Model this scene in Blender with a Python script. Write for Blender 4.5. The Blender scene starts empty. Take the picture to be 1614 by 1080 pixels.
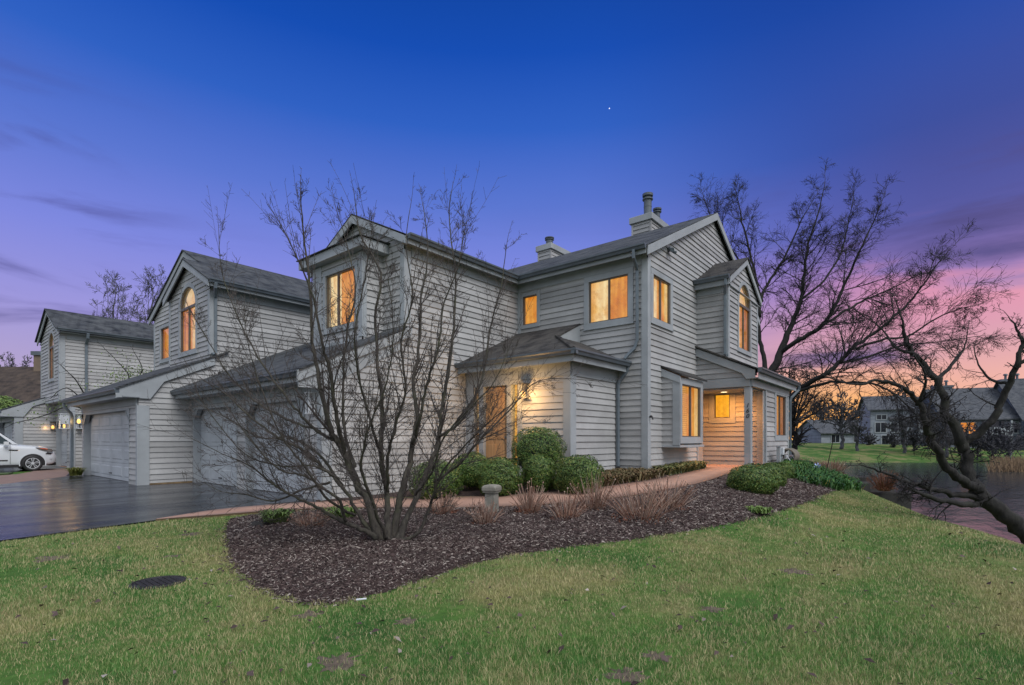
import bpy, math, random
import numpy as np
from mathutils import Vector, Matrix
R=random.Random(7)
scene=bpy.context.scene
COL=scene.collection
TH=math.radians(39.56); CT,ST=math.cos(TH),math.sin(TH); EYE=1.28
# ------------------------------------------------------------------ helpers
def W(px,py,D):
    """survey point: bearing/elevation as measured in the photograph, D = distance ahead"""
    t=(px-807)/810; s=(692-py)/810
    return Vector((D*(CT+ST*t), D*(ST-CT*t), EYE+D*s))
def ss(a,b,x):
    t=min(1.0,max(0.0,(x-a)/(b-a))); return t*t*(3-2*t)
CREST=[(4,-5.2),(8.2,-1.8),(9.5,-.8),(10.6,-.4),(11.9,.23),(13.5,.8),(16,1.6),(19,2.9),(24,5),(36,9),(60,20)]
def crest(u,v):
    best=1e9; sg=1
    for (a,b),(c,d) in zip(CREST,CREST[1:]):
        ex,ey=c-a,d-b; t=min(1,max(0,((u-a)*ex+(v-b)*ey)/(ex*ex+ey*ey)))
        dx,dy=u-a-ex*t,v-b-ey*t; q=math.hypot(dx,dy)
        if q<best: best=q; sg=1 if ex*(v-b)-ey*(u-a)<0 else -1
    return best*sg
def gz(u,v):
    z=.33*ss(4.5,10,u)*ss(.2,3.6,v)*(1-ss(8.6,9.6,v)*ss(11,9.5,u))+.1*ss(10,15,u)*ss(1,4,v)-.08*ss(4,-2,v)*ss(8,2,u)
    d=crest(u,v)
    if d>-.9: z-=1.75*ss(-.9,4.6,d)
    D=u*CT+v*ST
    if D>40 and d>-8:
        z2=-1.5+2.05*ss(44,74,D); k=ss(40,47,D); z=z*(1-k)+z2*k
    return z
class MB:
    def __init__(s): s.v=[]; s.f=[]; s.m=[]; s.cuts=[]
    def add(s,vs,fs,mi=0):
        o=len(s.v); s.cuts.append((o,len(s.f))); s.v.extend([tuple(p) for p in vs])
        for f in fs: s.f.append(tuple(i+o for i in f)); s.m.append(mi)
        return s
    def box(s,x0,x1,y0,y1,z0,z1,mi=0):
        x0,x1=min(x0,x1),max(x0,x1); y0,y1=min(y0,y1),max(y0,y1); z0,z1=min(z0,z1),max(z0,z1)
        s.add([(x0,y0,z0),(x1,y0,z0),(x1,y1,z0),(x0,y1,z0),(x0,y0,z1),(x1,y0,z1),(x1,y1,z1),(x0,y1,z1)],
              [(0,3,2,1),(4,5,6,7),(0,1,5,4),(1,2,6,5),(2,3,7,6),(3,0,4,7)],mi); return s
    def prism(s,pts,vec,mi=0):
        n=len(pts); vec=Vector(vec); a=[Vector(p) for p in pts]; b=[p+vec for p in a]
        s.add(a+b,[tuple(range(n))[::-1],tuple(range(n,2*n))]+[(i,(i+1)%n,n+(i+1)%n,n+i) for i in range(n)],mi); return s
    def tube(s,pts,rad,n=6,mi=0,cap=True):
        pts=[Vector(p) for p in pts]; k=len(pts)
        if not hasattr(rad,'__len__'): rad=[rad]*k
        ref=None; vs=[]
        for i,p in enumerate(pts):
            d=(pts[min(i+1,k-1)]-pts[max(i-1,0)])
            if d.length<1e-9: d=Vector((0,0,1))
            d.normalize()
            if ref is None:
                ref=d.orthogonal().normalized()
            ref=(ref-d*ref.dot(d)); 
            if ref.length<1e-6: ref=d.orthogonal()
            ref.normalize(); q=d.cross(ref)
            for j in range(n):
                a=2*math.pi*j/n; vs.append(p+(ref*math.cos(a)+q*math.sin(a))*rad[i])
        fs=[(i*n+j,i*n+(j+1)%n,(i+1)*n+(j+1)%n,(i+1)*n+j) for i in range(k-1) for j in range(n)]
        if cap: fs+=[tuple(range(n))[::-1],tuple(range((k-1)*n,k*n))]
        s.add(vs,fs,mi); return s
    def lathe(s,c,prof,n=16,mi=0):
        c=Vector(c); vs=[]
        for r,z in prof:
            for j in range(n):
                a=2*math.pi*j/n; vs.append(c+Vector((r*math.cos(a),r*math.sin(a),z)))
        k=len(prof)
        fs=[(i*n+j,i*n+(j+1)%n,(i+1)*n+(j+1)%n,(i+1)*n+j) for i in range(k-1) for j in range(n)]
        fs+=[tuple(range(n))[::-1],tuple(range((k-1)*n,k*n))]
        s.add(vs,fs,mi); return s
    def build_each(s,name,mat,parent=None,bevel=0):
        C=s.cuts+[(len(s.v),len(s.f))]
        for (v0,f0),(v1,f1) in zip(C,C[1:]):
            q=MB(); q.v=s.v[v0:v1]; q.f=[tuple(i-v0 for i in f) for f in s.f[f0:f1]]; q.m=[0]*len(q.f); q.build(name,mat,parent,bevel=bevel)
    def build(s,name,mats,parent=None,smooth=False,bevel=0):
        me=bpy.data.meshes.new(name); me.from_pydata(s.v,[],s.f)
        if not isinstance(mats,(list,tuple)): mats=[mats]
        for m in mats: me.materials.append(m)
        if len(mats)>1: me.polygons.foreach_set('material_index',s.m)
        if smooth: me.polygons.foreach_set('use_smooth',[True]*len(s.f))
        me.update()
        return link(name,me,parent,bevel)
def link(name,me,parent=None,bevel=0):
    o=bpy.data.objects.new(name,me); COL.objects.link(o)
    if parent is not None:
        o.parent=parent
        o.matrix_parent_inverse=parent_world(parent).inverted()
    if bevel:
        b=o.modifiers.new('bevel','BEVEL'); b.width=bevel; b.segments=1; b.limit_method='ANGLE'
    return o
def parent_world(o):
    m=o.matrix_basis.copy()
    if o.parent is not None: m=parent_world(o.parent)@o.matrix_parent_inverse@m
    return m
def tag(o,label=None,cat=None,group=None,kind=None):
    if label: o['label']=label
    if cat: o['category']=cat
    if group: o['group']=group
    if kind: o['kind']=kind
    return o
def thing(name,label,cat,loc=(0,0,0),group=None,rz=0):
    o=bpy.data.objects.new(name,None); COL.objects.link(o); o.location=loc; o.rotation_euler=(0,0,rz)
    o.empty_display_size=.2
    return tag(o,label,cat,group)
def copy_tree(o,parent=None):
    c=o.copy(); COL.objects.link(c)
    if parent is not None: c.parent=parent
    for ch in [x for x in bpy.data.objects if x.parent is o]: copy_tree(ch,c)
    return c
def np_mesh(name,V,F,mat,parent=None,smooth=False):
    V=np.asarray(V,dtype=np.float32); F=np.asarray(F,dtype=np.int32); n,k=F.shape
    me=bpy.data.meshes.new(name); me.vertices.add(len(V)); me.vertices.foreach_set('co',V.ravel())
    me.loops.add(n*k); me.loops.foreach_set('vertex_index',F.ravel())
    me.polygons.add(n); me.polygons.foreach_set('loop_start',np.arange(0,n*k,k,dtype=np.int32))
    me.polygons.foreach_set('loop_total',np.full(n,k,dtype=np.int32))
    if smooth: me.polygons.foreach_set('use_smooth',np.ones(n,dtype=bool))
    me.materials.append(mat); me.update(calc_edges=True); me.validate()
    return link(name,me,parent)
# ------------------------------------------------------------------ materials
def srgb(r,g,b):
    f=lambda c:(c/255/12.92 if c<=10 else ((c/255+.055)/1.055)**2.4)
    return (f(r),f(g),f(b),1)
class NT:
    def __init__(s,name):
        s.m=bpy.data.materials.new(name); s.m.use_nodes=True; s.t=s.m.node_tree; s.b=s.t.nodes['Principled BSDF']
    def n(s,t,**k):
        x=s.t.nodes.new(t)
        for a,b in k.items(): setattr(x,a,b)
        return x
    def l(s,a,b): s.t.links.new(a,b)
    def coord(s,scale=(1,1,1),rot=(0,0,0),kind='Object'):
        tc=s.n('ShaderNodeTexCoord'); mp=s.n('ShaderNodeMapping'); mp.inputs['Scale'].default_value=scale; mp.inputs['Rotation'].default_value=rot
        s.l(tc.outputs[kind],mp.inputs['Vector']); return mp.outputs['Vector']
    def noise(s,vec,scale,detail=4,rough=.6):
        x=s.n('ShaderNodeTexNoise'); x.inputs['Scale'].default_value=scale; x.inputs['Detail'].default_value=detail; x.inputs['Roughness'].default_value=rough
        s.l(vec,x.inputs['Vector']); return x.outputs['Fac']
    def ramp(s,fac,stops):
        x=s.n('ShaderNodeValToRGB'); e=x.color_ramp.elements
        while len(e)<len(stops): e.new(.5)
        for i,(p,c) in enumerate(stops): e[i].position=p; e[i].color=c if len(c)==4 else (*c,1)
        s.l(fac,x.inputs['Fac']); return x.outputs['Color']
    def mix(s,f,a,b,mode='MIX'):
        x=s.n('ShaderNodeMix',data_type='RGBA',blend_type=mode)
        for v,i in ((f,0),(a,6),(b,7)):
            if hasattr(v,'links'): s.l(v,x.inputs[i])
            else: x.inputs[i].default_value=v
        return x.outputs[2]
    def math(s,op,a,b=0):
        x=s.n('ShaderNodeMath',operation=op)
        for v,i in ((a,0),(b,1)):
            if hasattr(v,'links'): s.l(v,x.inputs[i])
            else: x.inputs[i].default_value=v
        return x.outputs[0]
    def island(s): return s.n('ShaderNodeNewGeometry').outputs['Random Per Island']
    def color(s,c): 
        if hasattr(c,'links'): s.l(c,s.b.inputs['Base Color'])
        else: s.b.inputs['Base Color'].default_value=c
        return s
    def rough(s,r):
        if hasattr(r,'links'): s.l(r,s.b.inputs['Roughness'])
        else: s.b.inputs['Roughness'].default_value=r
        return s
    def bump(s,h,strength=.3,dist=.01):
        x=s.n('ShaderNodeBump'); x.inputs['Strength'].default_value=strength; x.inputs['Distance'].default_value=dist
        s.l(h,x.inputs['Height']); s.l(x.outputs['Normal'],s.b.inputs['Normal']); return s
def G(v): return (v,v,v,1)
def simple(name,c,rough=.6,metal=0,var=.12,scale=6,bump=0):
    t=NT(name); v=t.coord(); n=t.noise(v,scale)
    c=c if len(c)==4 else (*c,1)
    lo=tuple(x*(1-var) for x in c[:3])+(1,); hi=tuple(min(1,x*(1+var)) for x in c[:3])+(1,)
    t.color(t.ramp(n,[(.3,lo),(.7,hi)])); t.rough(rough); t.b.inputs['Metallic'].default_value=metal
    if bump: t.bump(t.noise(v,scale*8,6),bump,.01)
    return t.m
M={}
def paint(name,c,streak=.2,isl=.15):
    t=NT(name); v=t.coord(); 
    n1=t.noise(v,1.3,5); n2=t.noise(t.coord((6,6,1.2)),5,5); r=t.island()
    lo=tuple(x*.80 for x in c)+(1,); hi=tuple(x*1.1 for x in c)+(1,)
    col=t.ramp(n1,[(.3,lo),(.7,hi)])
    col=t.mix(t.math('MULTIPLY',t.ramp(n2,[(.55,G(0)),(.8,G(1))]),streak*2),col,(c[0]*.62,c[1]*.62,c[2]*.58,1))
    k=t.math('ADD',t.math('MULTIPLY',r,isl*2),1-isl)
    col=t.mix(1.0,col,k,'MULTIPLY')
    t.color(col).rough(.62); t.bump(t.noise(t.coord((30,30,30)),2,3),.12,.003)
    return t.m
M['siding']=paint('siding_paint',(.375,.378,.378))
M['trim']=paint('trim_paint',(.325,.352,.372),.08,.04)
M['frieze']=paint('frieze_paint',(.29,.318,.338),.08,.04)
M['gutter']=simple('gutter_metal',(.085,.105,.125),.45,0,.2,3)
M['downspout']=simple('downspout_metal',(.12,.15,.175),.45,0,.2,3)
M['gdoor']=paint('garage_door_paint',(.42,.45,.48),.06,.02)
M['dark']=simple('dark_void',(.012,.013,.015),.8)
M['black']=simple('black_plastic',(.02,.02,.022),.45)
M['sash']=simple('sash_bronze',(.10,.09,.08),.5)
M['pvc']=simple('pale_metal',(.5,.52,.55),.4)
M['wood']=simple('raw_timber',(.22,.15,.075),.8,0,.35,9,.3)
def shingle(name,a,b):
    t=NT(name); tc=t.n('ShaderNodeTexCoord'); sx=t.n('ShaderNodeSeparateXYZ'); t.l(tc.outputs['Object'],sx.inputs[0])
    cx=t.n('ShaderNodeCombineXYZ'); t.l(t.math('ADD',sx.outputs[0],sx.outputs[1]),cx.inputs[0]); t.l(t.math('MULTIPLY',sx.outputs[2],2.35),cx.inputs[1])
    br=t.n('ShaderNodeTexBrick'); br.inputs['Scale'].default_value=1; br.inputs['Brick Width'].default_value=.31; br.inputs['Row Height'].default_value=.145
    br.inputs['Mortar Size'].default_value=.018; br.inputs['Color1'].default_value=(*a,1); br.inputs['Color2'].default_value=(*b,1)
    br.inputs['Mortar'].default_value=(a[0]*.35,a[1]*.35,a[2]*.35,1); br.inputs['Bias'].default_value=-.1
    t.l(cx.outputs[0],br.inputs['Vector'])
    n=t.noise(tc.outputs['Object'],2.2,6); n2=t.noise(tc.outputs['Object'],45,3)
    col=t.mix(t.ramp(n,[(.35,G(0)),(.7,G(1))]),br.outputs['Color'],(b[0]*1.3,b[1]*1.25,b[2]*1.15,1))
    col=t.mix(.5,col,t.ramp(n2,[(.3,G(.25)),(.7,G(1.0))]),'MULTIPLY')
    t.color(col).rough(.88); t.b.inputs['Specular IOR Level'].default_value=.25
    t.bump(t.math('ADD',t.math('MULTIPLY',br.outputs['Fac'],-1),t.math('MULTIPLY',n2,.6)),.7,.015)
    return t.m
M['roof']=shingle('asphalt_shingles',(.022,.027,.034),(.092,.102,.115))
M['roof2']=shingle('dark_shingles',(.022,.022,.026),(.082,.08,.08))
M['broof']=shingle('brown_shingles',(.05,.04,.036),(.085,.066,.056))
def glow(name,c1,c2,strength,slats=0,scale=1.3):
    t=NT(name); v=t.coord((scale,scale,scale*.6)); n=t.noise(v,1.6,5)
    col=t.ramp(n,[(.34,c2),(.62,c1)])
    tc0=t.n('ShaderNodeTexCoord'); s0=t.n('ShaderNodeSeparateXYZ'); t.l(tc0.outputs['Object'],s0.inputs[0]); nn=t.noise(tc0.outputs['Object'],5.5,6,.7)
    fold=t.math('SINE',t.math('ADD',t.math('MULTIPLY',t.math('ADD',s0.outputs[0],s0.outputs[1]),34),t.math('MULTIPLY',n,9)))
    col=t.mix(t.ramp(fold,[(.0,G(.28)),(.7,G(0))]),col,(c2[0]*.72,c2[1]*.62,c2[2]*.5,1))  # fold shading painted into the glow as darker bands
    col=t.mix(t.ramp(nn,[(.36,G(.5)),(.52,G(0))]),col,(c2[0]*.6,c2[1]*.5,c2[2]*.4,1))  # darker mottling painted in for reflections and curtain texture
    if slats:
        sx=t.n('ShaderNodeSeparateXYZ'); tc=t.n('ShaderNodeTexCoord'); t.l(tc.outputs['Object'],sx.inputs[0])
        w=t.math('SINE',t.math('MULTIPLY',sx.outputs[2],2*math.pi/slats))
        col=t.mix(t.ramp(w,[(.0,G(.5)),(.35,G(0))]),col,(c2[0]*.45,c2[1]*.4,c2[2]*.3,1))
    t.color(G(.05)); t.l(col,t.b.inputs['Emission Color']); t.b.inputs['Emission Strength'].default_value=strength  # on blinds and curtains, emission stands in for room lamplight
    t.rough(.8); return t.m
M['g_amber']=glow('window_glow_amber',srgb(248,172,68),srgb(224,124,26),.95)
M['g_pale']=glow('window_glow_pale',srgb(255,226,168),srgb(250,186,100),1.0)
M['g_blind']=glow('glowing_blind',srgb(252,190,98),srgb(236,150,52),.95,.055)
M['g_orange']=glow('window_glow_orange',srgb(255,182,48),srgb(250,158,26),1.15)
M['g_side']=glow('glowing_sidelight',srgb(255,205,100),srgb(250,160,40),1.05,.09)
M['bulb']=glow('lamp_bulb',srgb(255,206,120),srgb(255,180,80),2.2)
M['bulb_soft']=glow('lamp_lens',srgb(255,236,190),srgb(255,220,150),3)
def glassmat():
    t=NT('window_glass'); fr=t.n('ShaderNodeLayerWeight'); fr.inputs['Blend'].default_value=.5; fz=t.math('ADD',t.math('MULTIPLY',t.math('POWER',fr.outputs['Facing'],5),.9),.05)
    tr=t.n('ShaderNodeBsdfTransparent'); tr.inputs['Color'].default_value=(.9,.93,.92,1)
    gl=t.n('ShaderNodeBsdfGlossy'); gl.inputs['Roughness'].default_value=.02
    bp=t.n('ShaderNodeBump'); bp.inputs['Strength'].default_value=.08; bp.inputs['Distance'].default_value=.01; t.l(t.noise(t.coord(),3,2),bp.inputs['Height']); t.l(bp.outputs[0],gl.inputs['Normal'])
    mx=t.n('ShaderNodeMixShader'); t.l(fz,mx.inputs[0]); t.l(tr.outputs[0],mx.inputs[1]); t.l(gl.outputs[0],mx.inputs[2])
    t.l(mx.outputs[0],t.t.nodes['Material Output'].inputs['Surface']); return t.m
M['glass']=glassmat()
def barkmat(name,a,b):
    t=NT(name); v=t.coord((1,1,.35)); n=t.noise(v,22,6); n2=t.noise(t.coord(),3,3)
    c=t.ramp(n,[(.35,(*a,1)),(.7,(*b,1))]); c=t.mix(t.ramp(n2,[(.5,G(0)),(.75,G(.7))]),c,(b[0]*.8,b[1]*1.05,b[2]*.6,1))
    t.color(c).rough(.9); t.bump(n,.9,.02); return t.m
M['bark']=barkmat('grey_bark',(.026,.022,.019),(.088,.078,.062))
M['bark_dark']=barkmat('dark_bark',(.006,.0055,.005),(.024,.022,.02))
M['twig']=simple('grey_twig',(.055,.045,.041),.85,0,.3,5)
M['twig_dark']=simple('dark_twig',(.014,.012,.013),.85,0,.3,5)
M['twig_far']=simple('hazed_twig',(.075,.075,.085),.9,0,.25,.6)  # distance haze put into the twig colour
def leafmat(name,cols,trans=.15,rough=.45):
    t=NT(name); r=t.island(); k=len(cols)
    c=t.ramp(r,[(i/(k-1),(*c,1)) for i,c in enumerate(cols)])
    n=t.noise(t.coord(),2.5,3); c=t.mix(.6,c,t.ramp(n,[(.3,G(.55)),(.7,G(1.25))]),'MULTIPLY')
    t.color(c).rough(rough); t.b.inputs['Specular IOR Level'].default_value=.35
    return t.m
M['box']=leafmat('boxwood_leaf',[(.025,.07,.015),(.06,.125,.025),(.10,.17,.035),(.22,.25,.06)])
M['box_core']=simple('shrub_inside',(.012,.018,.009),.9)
M['lily']=leafmat('strap_leaf',[(.018,.065,.014),(.035,.11,.022),(.075,.17,.035)])
M['stalk']=leafmat('red_stalk',[(.15,.07,.045),(.30,.18,.13),(.42,.31,.25),(.24,.11,.07),(.38,.27,.21)],0,.7)
M['stalk_dark']=leafmat('rust_stalk',[(.10,.035,.022),(.16,.06,.035),(.2,.09,.05)],0,.7)
M['dryleaf']=leafmat('dry_groundcover',[(.10,.06,.03),(.17,.11,.05),(.08,.08,.03),(.22,.16,.08)],0,.7)
M['varileaf']=leafmat('variegated_leaf',[(.06,.10,.03),(.16,.17,.06),(.28,.24,.10),(.05,.07,.025)],0,.5)
M['yleaf']=leafmat('yellow_green_leaf',[(.10,.14,.03),(.2,.2,.04),(.07,.10,.02)],0,.6)
M['bud']=leafmat('spring_leaf',[(.10,.17,.04),(.17,.25,.06)],0,.6)
M['moss']=simple('moss_green',(.06,.10,.03),.95,0,.4,6,.3)
def lawn():
    t=NT('lawn_soil'); v=t.coord(); n=t.noise(v,.55,6,.65); n2=t.noise(v,9,5); n3=t.noise(v,1.9,6,.7)
    c=t.ramp(n,[(.34,(.04,.11,.025,1)),(.47,(.08,.16,.035,1)),(.60,(.22,.21,.09,1))])
    c=t.mix(t.ramp(n3,[(.58,G(0)),(.75,G(.8))]),c,(.16,.125,.075,1))
    c=t.mix(.6,c,t.ramp(n2,[(.3,G(.45)),(.7,G(1.15))]),'MULTIPLY')
    t.color(c).rough(.95); t.b.inputs['Specular IOR Level'].default_value=.1; t.bump(n2,.8,.04); return t.m
M['lawn']=lawn()
def grassm():
    t=NT('grass_blade'); v=t.coord(); n=t.noise(v,.6,6,.65); n3=t.noise(v,2.1,5,.7); r=t.island()
    g=t.ramp(n,[(.36,(.032,.15,.03,1)),(.48,(.10,.25,.055,1)),(.60,(.34,.34,.13,1))])
    dry=t.math('ADD',t.math('MULTIPLY',n3,1.0),t.math('MULTIPLY',r,.5))
    c=t.mix(t.ramp(dry,[(.62,G(0)),(.88,G(1))]),g,(.40,.345,.185,1))
    c=t.mix(.65,c,t.ramp(r,[(0,G(.6)),(1,G(1.3))]),'MULTIPLY')
    t.color(c).rough(.55); t.b.inputs['Specular IOR Level'].default_value=.25; return t.m
M['grass']=grassm()
def asph():
    t=NT('wet_asphalt'); v=t.coord(); s=t.coord((.35,1.5,1),(0,0,-.35)); n=t.noise(s,1.1,5); n2=t.noise(v,130,3); n3=t.noise(v,.4,4)
    t.color(t.mix(t.ramp(n3,[(.4,G(0)),(.65,G(1))]),(.010,.0125,.017,1),(.019,.022,.029,1)))
    t.rough(t.ramp(n,[(.36,G(.13)),(.66,G(.30))])); t.b.inputs['Specular IOR Level'].default_value=.6; t.bump(n2,.22,.003); return t.m
M['asphalt']=asph()
def conc():
    t=NT('salmon_concrete'); v=t.coord(); n=t.noise(v,1.4,6); n2=t.noise(v,60,3)
    c=t.ramp(n,[(.3,(.36,.205,.15,1)),(.7,(.47,.29,.215,1))]); c=t.mix(.4,c,t.ramp(n2,[(.3,G(.7)),(.7,G(1.05))]),'MULTIPLY')
    t.color(c).rough(.8); t.bump(n2,.25,.004); return t.m
M['path']=conc()
def stone(name,a,b,sc=5):
    t=NT(name); v=t.coord(); n=t.noise(v,sc,7,.7); t.color(t.ramp(n,[(.3,(*a,1)),(.7,(*b,1))])).rough(.9); t.bump(t.noise(v,sc*9,5),.5,.01); return t.m
M['stone']=stone('weathered_stone',(.15,.14,.115),(.32,.31,.27))
M['rock']=stone('dark_rock',(.012,.011,.011),(.04,.037,.035))
M['thatch']=stone('dead_thatch',(.06,.045,.034),(.17,.13,.095),24)
def mulchm():
    t=NT('mulch_soil'); v=t.coord(); n=t.noise(v,26,7,.75); n2=t.noise(v,1.2,4)
    c=t.ramp(n,[(.3,(.022,.014,.012,1)),(.55,(.06,.038,.033,1)),(.78,(.15,.10,.085,1))])
    c=t.mix(t.ramp(n2,[(.4,G(0)),(.7,G(.5))]),c,(.09,.05,.04,1))
    t.color(c).rough(.95); t.bump(n,1,.04); return t.m
M['mulch']=mulchm()
M['chip']=leafmat('wood_chip',[(.028,.018,.016),(.055,.035,.032),(.085,.055,.05),(.04,.026,.024),(.12,.085,.078),(.065,.042,.04),(.22,.18,.16),(.40,.35,.31)],0,.85)
def pav():
    t=NT('brick_pavers'); v=t.coord((1,1,1),(0,0,.6)); br=t.n('ShaderNodeTexBrick'); br.inputs['Scale'].default_value=4.5; t.l(v,br.inputs['Vector'])
    br.inputs['Color1'].default_value=(.22,.13,.105,1); br.inputs['Color2'].default_value=(.30,.20,.16,1); br.inputs['Mortar'].default_value=(.11,.085,.075,1)
    t.color(t.mix(.4,br.outputs['Color'],t.ramp(t.noise(v,3,5),[(.3,G(.6)),(.7,G(1.1))]),'MULTIPLY')).rough(.8); t.bump(br.outputs['Fac'],-.4,.01); return t.m
M['paver']=pav()
def water():
    t=NT('pond_water'); v=t.coord((.6,1.4,1),(0,0,.7)); n=t.noise(v,1.2,4); t.color((.022,.03,.034,1)).rough(.12); t.b.inputs['Specular IOR Level'].default_value=.28; t.b.inputs['IOR'].default_value=1.2
    t.bump(n,.5,.06); return t.m
M['water']=water()
def doorwood():
    t=NT('door_wood'); v=t.coord((14,14,1.0)); n=t.noise(v,2,6); t.color(t.ramp(n,[(.3,(.36,.20,.085,1)),(.7,(.56,.34,.16,1))])).rough(.45); t.bump(n,.2,.004); return t.m
M['door']=doorwood()
M['iron']=simple('cast_iron',(.022,.02,.022),.75,0,.5,14,.4)
M['curtain']=glow('glowing_curtain',srgb(226,140,54),srgb(186,98,30),.8)
M['sheer']=glow('glowing_sheer',srgb(255,214,140),srgb(244,172,84),.95)
M['white_paint']=simple('white_paint',(.62,.65,.68),.4,0,.06)
DOME=(.70,.76,.88,1); SUN=2.1  # unseen-sky fill colour; strength of the added soft fill
# ------------------------------------------------------------------ wall kit
EXP=.152
class P:                      # a wall plane: 'F' faces -u (plane u=c), 'R' faces -v (plane v=c); s runs along it, o is out of it
    def __init__(s,k,c): s.k=k; s.c=c
    def p(s,a,z,o=0): return (s.c-o,a,z) if s.k=='F' else (a,s.c-o,z)
    def box(s,mb,a0,a1,z0,z1,o0,o1,mi=0):
        if s.k=='F': mb.box(s.c-o0,s.c-o1,a0,a1,z0,z1,mi)
        else: mb.box(a0,a1,s.c-o0,s.c-o1,z0,z1,mi)
    def prism(s,mb,poly,o0,o1,mi=0):
        mb.prism([s.p(a,z,o0) for a,z in poly],Vector(s.p(0,0,o1))-Vector(s.p(0,0,o0)),mi)
def clip(poly,a,b,c):         # keep a*x+b*y<=c
    out=[]
    for i in range(len(poly)):
        p,q=poly[i],poly[(i+1)%len(poly)]; dp=a*p[0]+b*p[1]-c; dq=a*q[0]+b*q[1]-c
        if dp<=0: out.append(p)
        if dp*dq<0:
            t=dp/(dp-dq); out.append((p[0]+(q[0]-p[0])*t,p[1]+(q[1]-p[1])*t))
    return out
def area(p): return abs(sum(p[i][0]*p[(i+1)%len(p)][1]-p[(i+1)%len(p)][0]*p[i][1] for i in range(len(p))))/2 if len(p)>2 else 0
def siding(mb,pl,poly,holes=(),zref=0.0,lip=.030):
    z0=min(z for a,z in poly); z1=max(z for a,z in poly)
    k=math.floor((z0-zref)/EXP)
    rr=random.Random(int(pl.c*100)+len(mb.v))
    while zref+k*EXP<z1:
        za=zref+k*EXP; zb=za+EXP; k+=1
        cuts=sorted({za,zb}|{h for H in holes for h in (H[2],H[3]) if za<h<zb})
        jl=lip*rr.uniform(.85,1.15)
        for c0,c1 in zip(cuts,cuts[1:]):
            pc=clip(clip(list(poly),0,-1,-c0),0,1,c1)
            if area(pc)<1e-5: continue
            pieces=[pc]
            for (h0,h1,hz0,hz1) in holes:
                if hz0<=c0+1e-6 and hz1>=c1-1e-6:
                    pieces=[q for p in pieces for q in (clip(p,1,0,h0),clip(p,-1,0,-h1)) if area(q)>1e-5]
            # boards come in lengths: split long runs at a random butt joint
            out=[]
            for p in pieces:
                a0=min(x for x,_ in p); a1=max(x for x,_ in p)
                if a1-a0>3.2:
                    j=a0+(a1-a0)*rr.uniform(.25,.75); out+=[clip(p,1,0,j-.0015),clip(p,-1,0,-j-.0015)]
                else: out.append(p)
            for p in out:
                if area(p)<1e-5: continue
                off=lambda z: .004+(jl-.004)*(1-(z-za)/EXP)
                vs=[pl.p(a,z,off(z)) for a,z in p]; n=len(vs); fs=[tuple(range(n))]
                lo=[a for a,z in p if abs(z-c0)<1e-6]
                if abs(c0-za)<1e-6 and len(lo)>=2:
                    a0,a1=min(lo),max(lo); vs+=[pl.p(a0,za,0),pl.p(a1,za,0),pl.p(a0,za,jl),pl.p(a1,za,jl)]; fs.append((n+2,n+3,n+1,n))
                mb.add(vs,fs)
    return mb
def arch_pts(a0,a1,zs,rise,n=18):
    c=(a0+a1)/2; r=(a1-a0)/2
    return [(c+r*math.cos(math.pi*i/n),zs+rise*math.sin(math.pi*i/n)) for i in range(n+1)]
def arch_holes(a0,a1,z0,zs,rise,g=.04,n=14):
    H=[(a0-g,a1+g,z0-g,zs)]; c=(a0+a1)/2; r=(a1-a0)/2+g; rz=rise+g
    for i in range(n):
        za=zs+rz*i/n; zb=zs+rz*(i+1)/n; h=math.sqrt(max(0,1-((i+.5)/n)**2))*r; H.append((c-h,c+h,za,zb))
    return H
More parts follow.
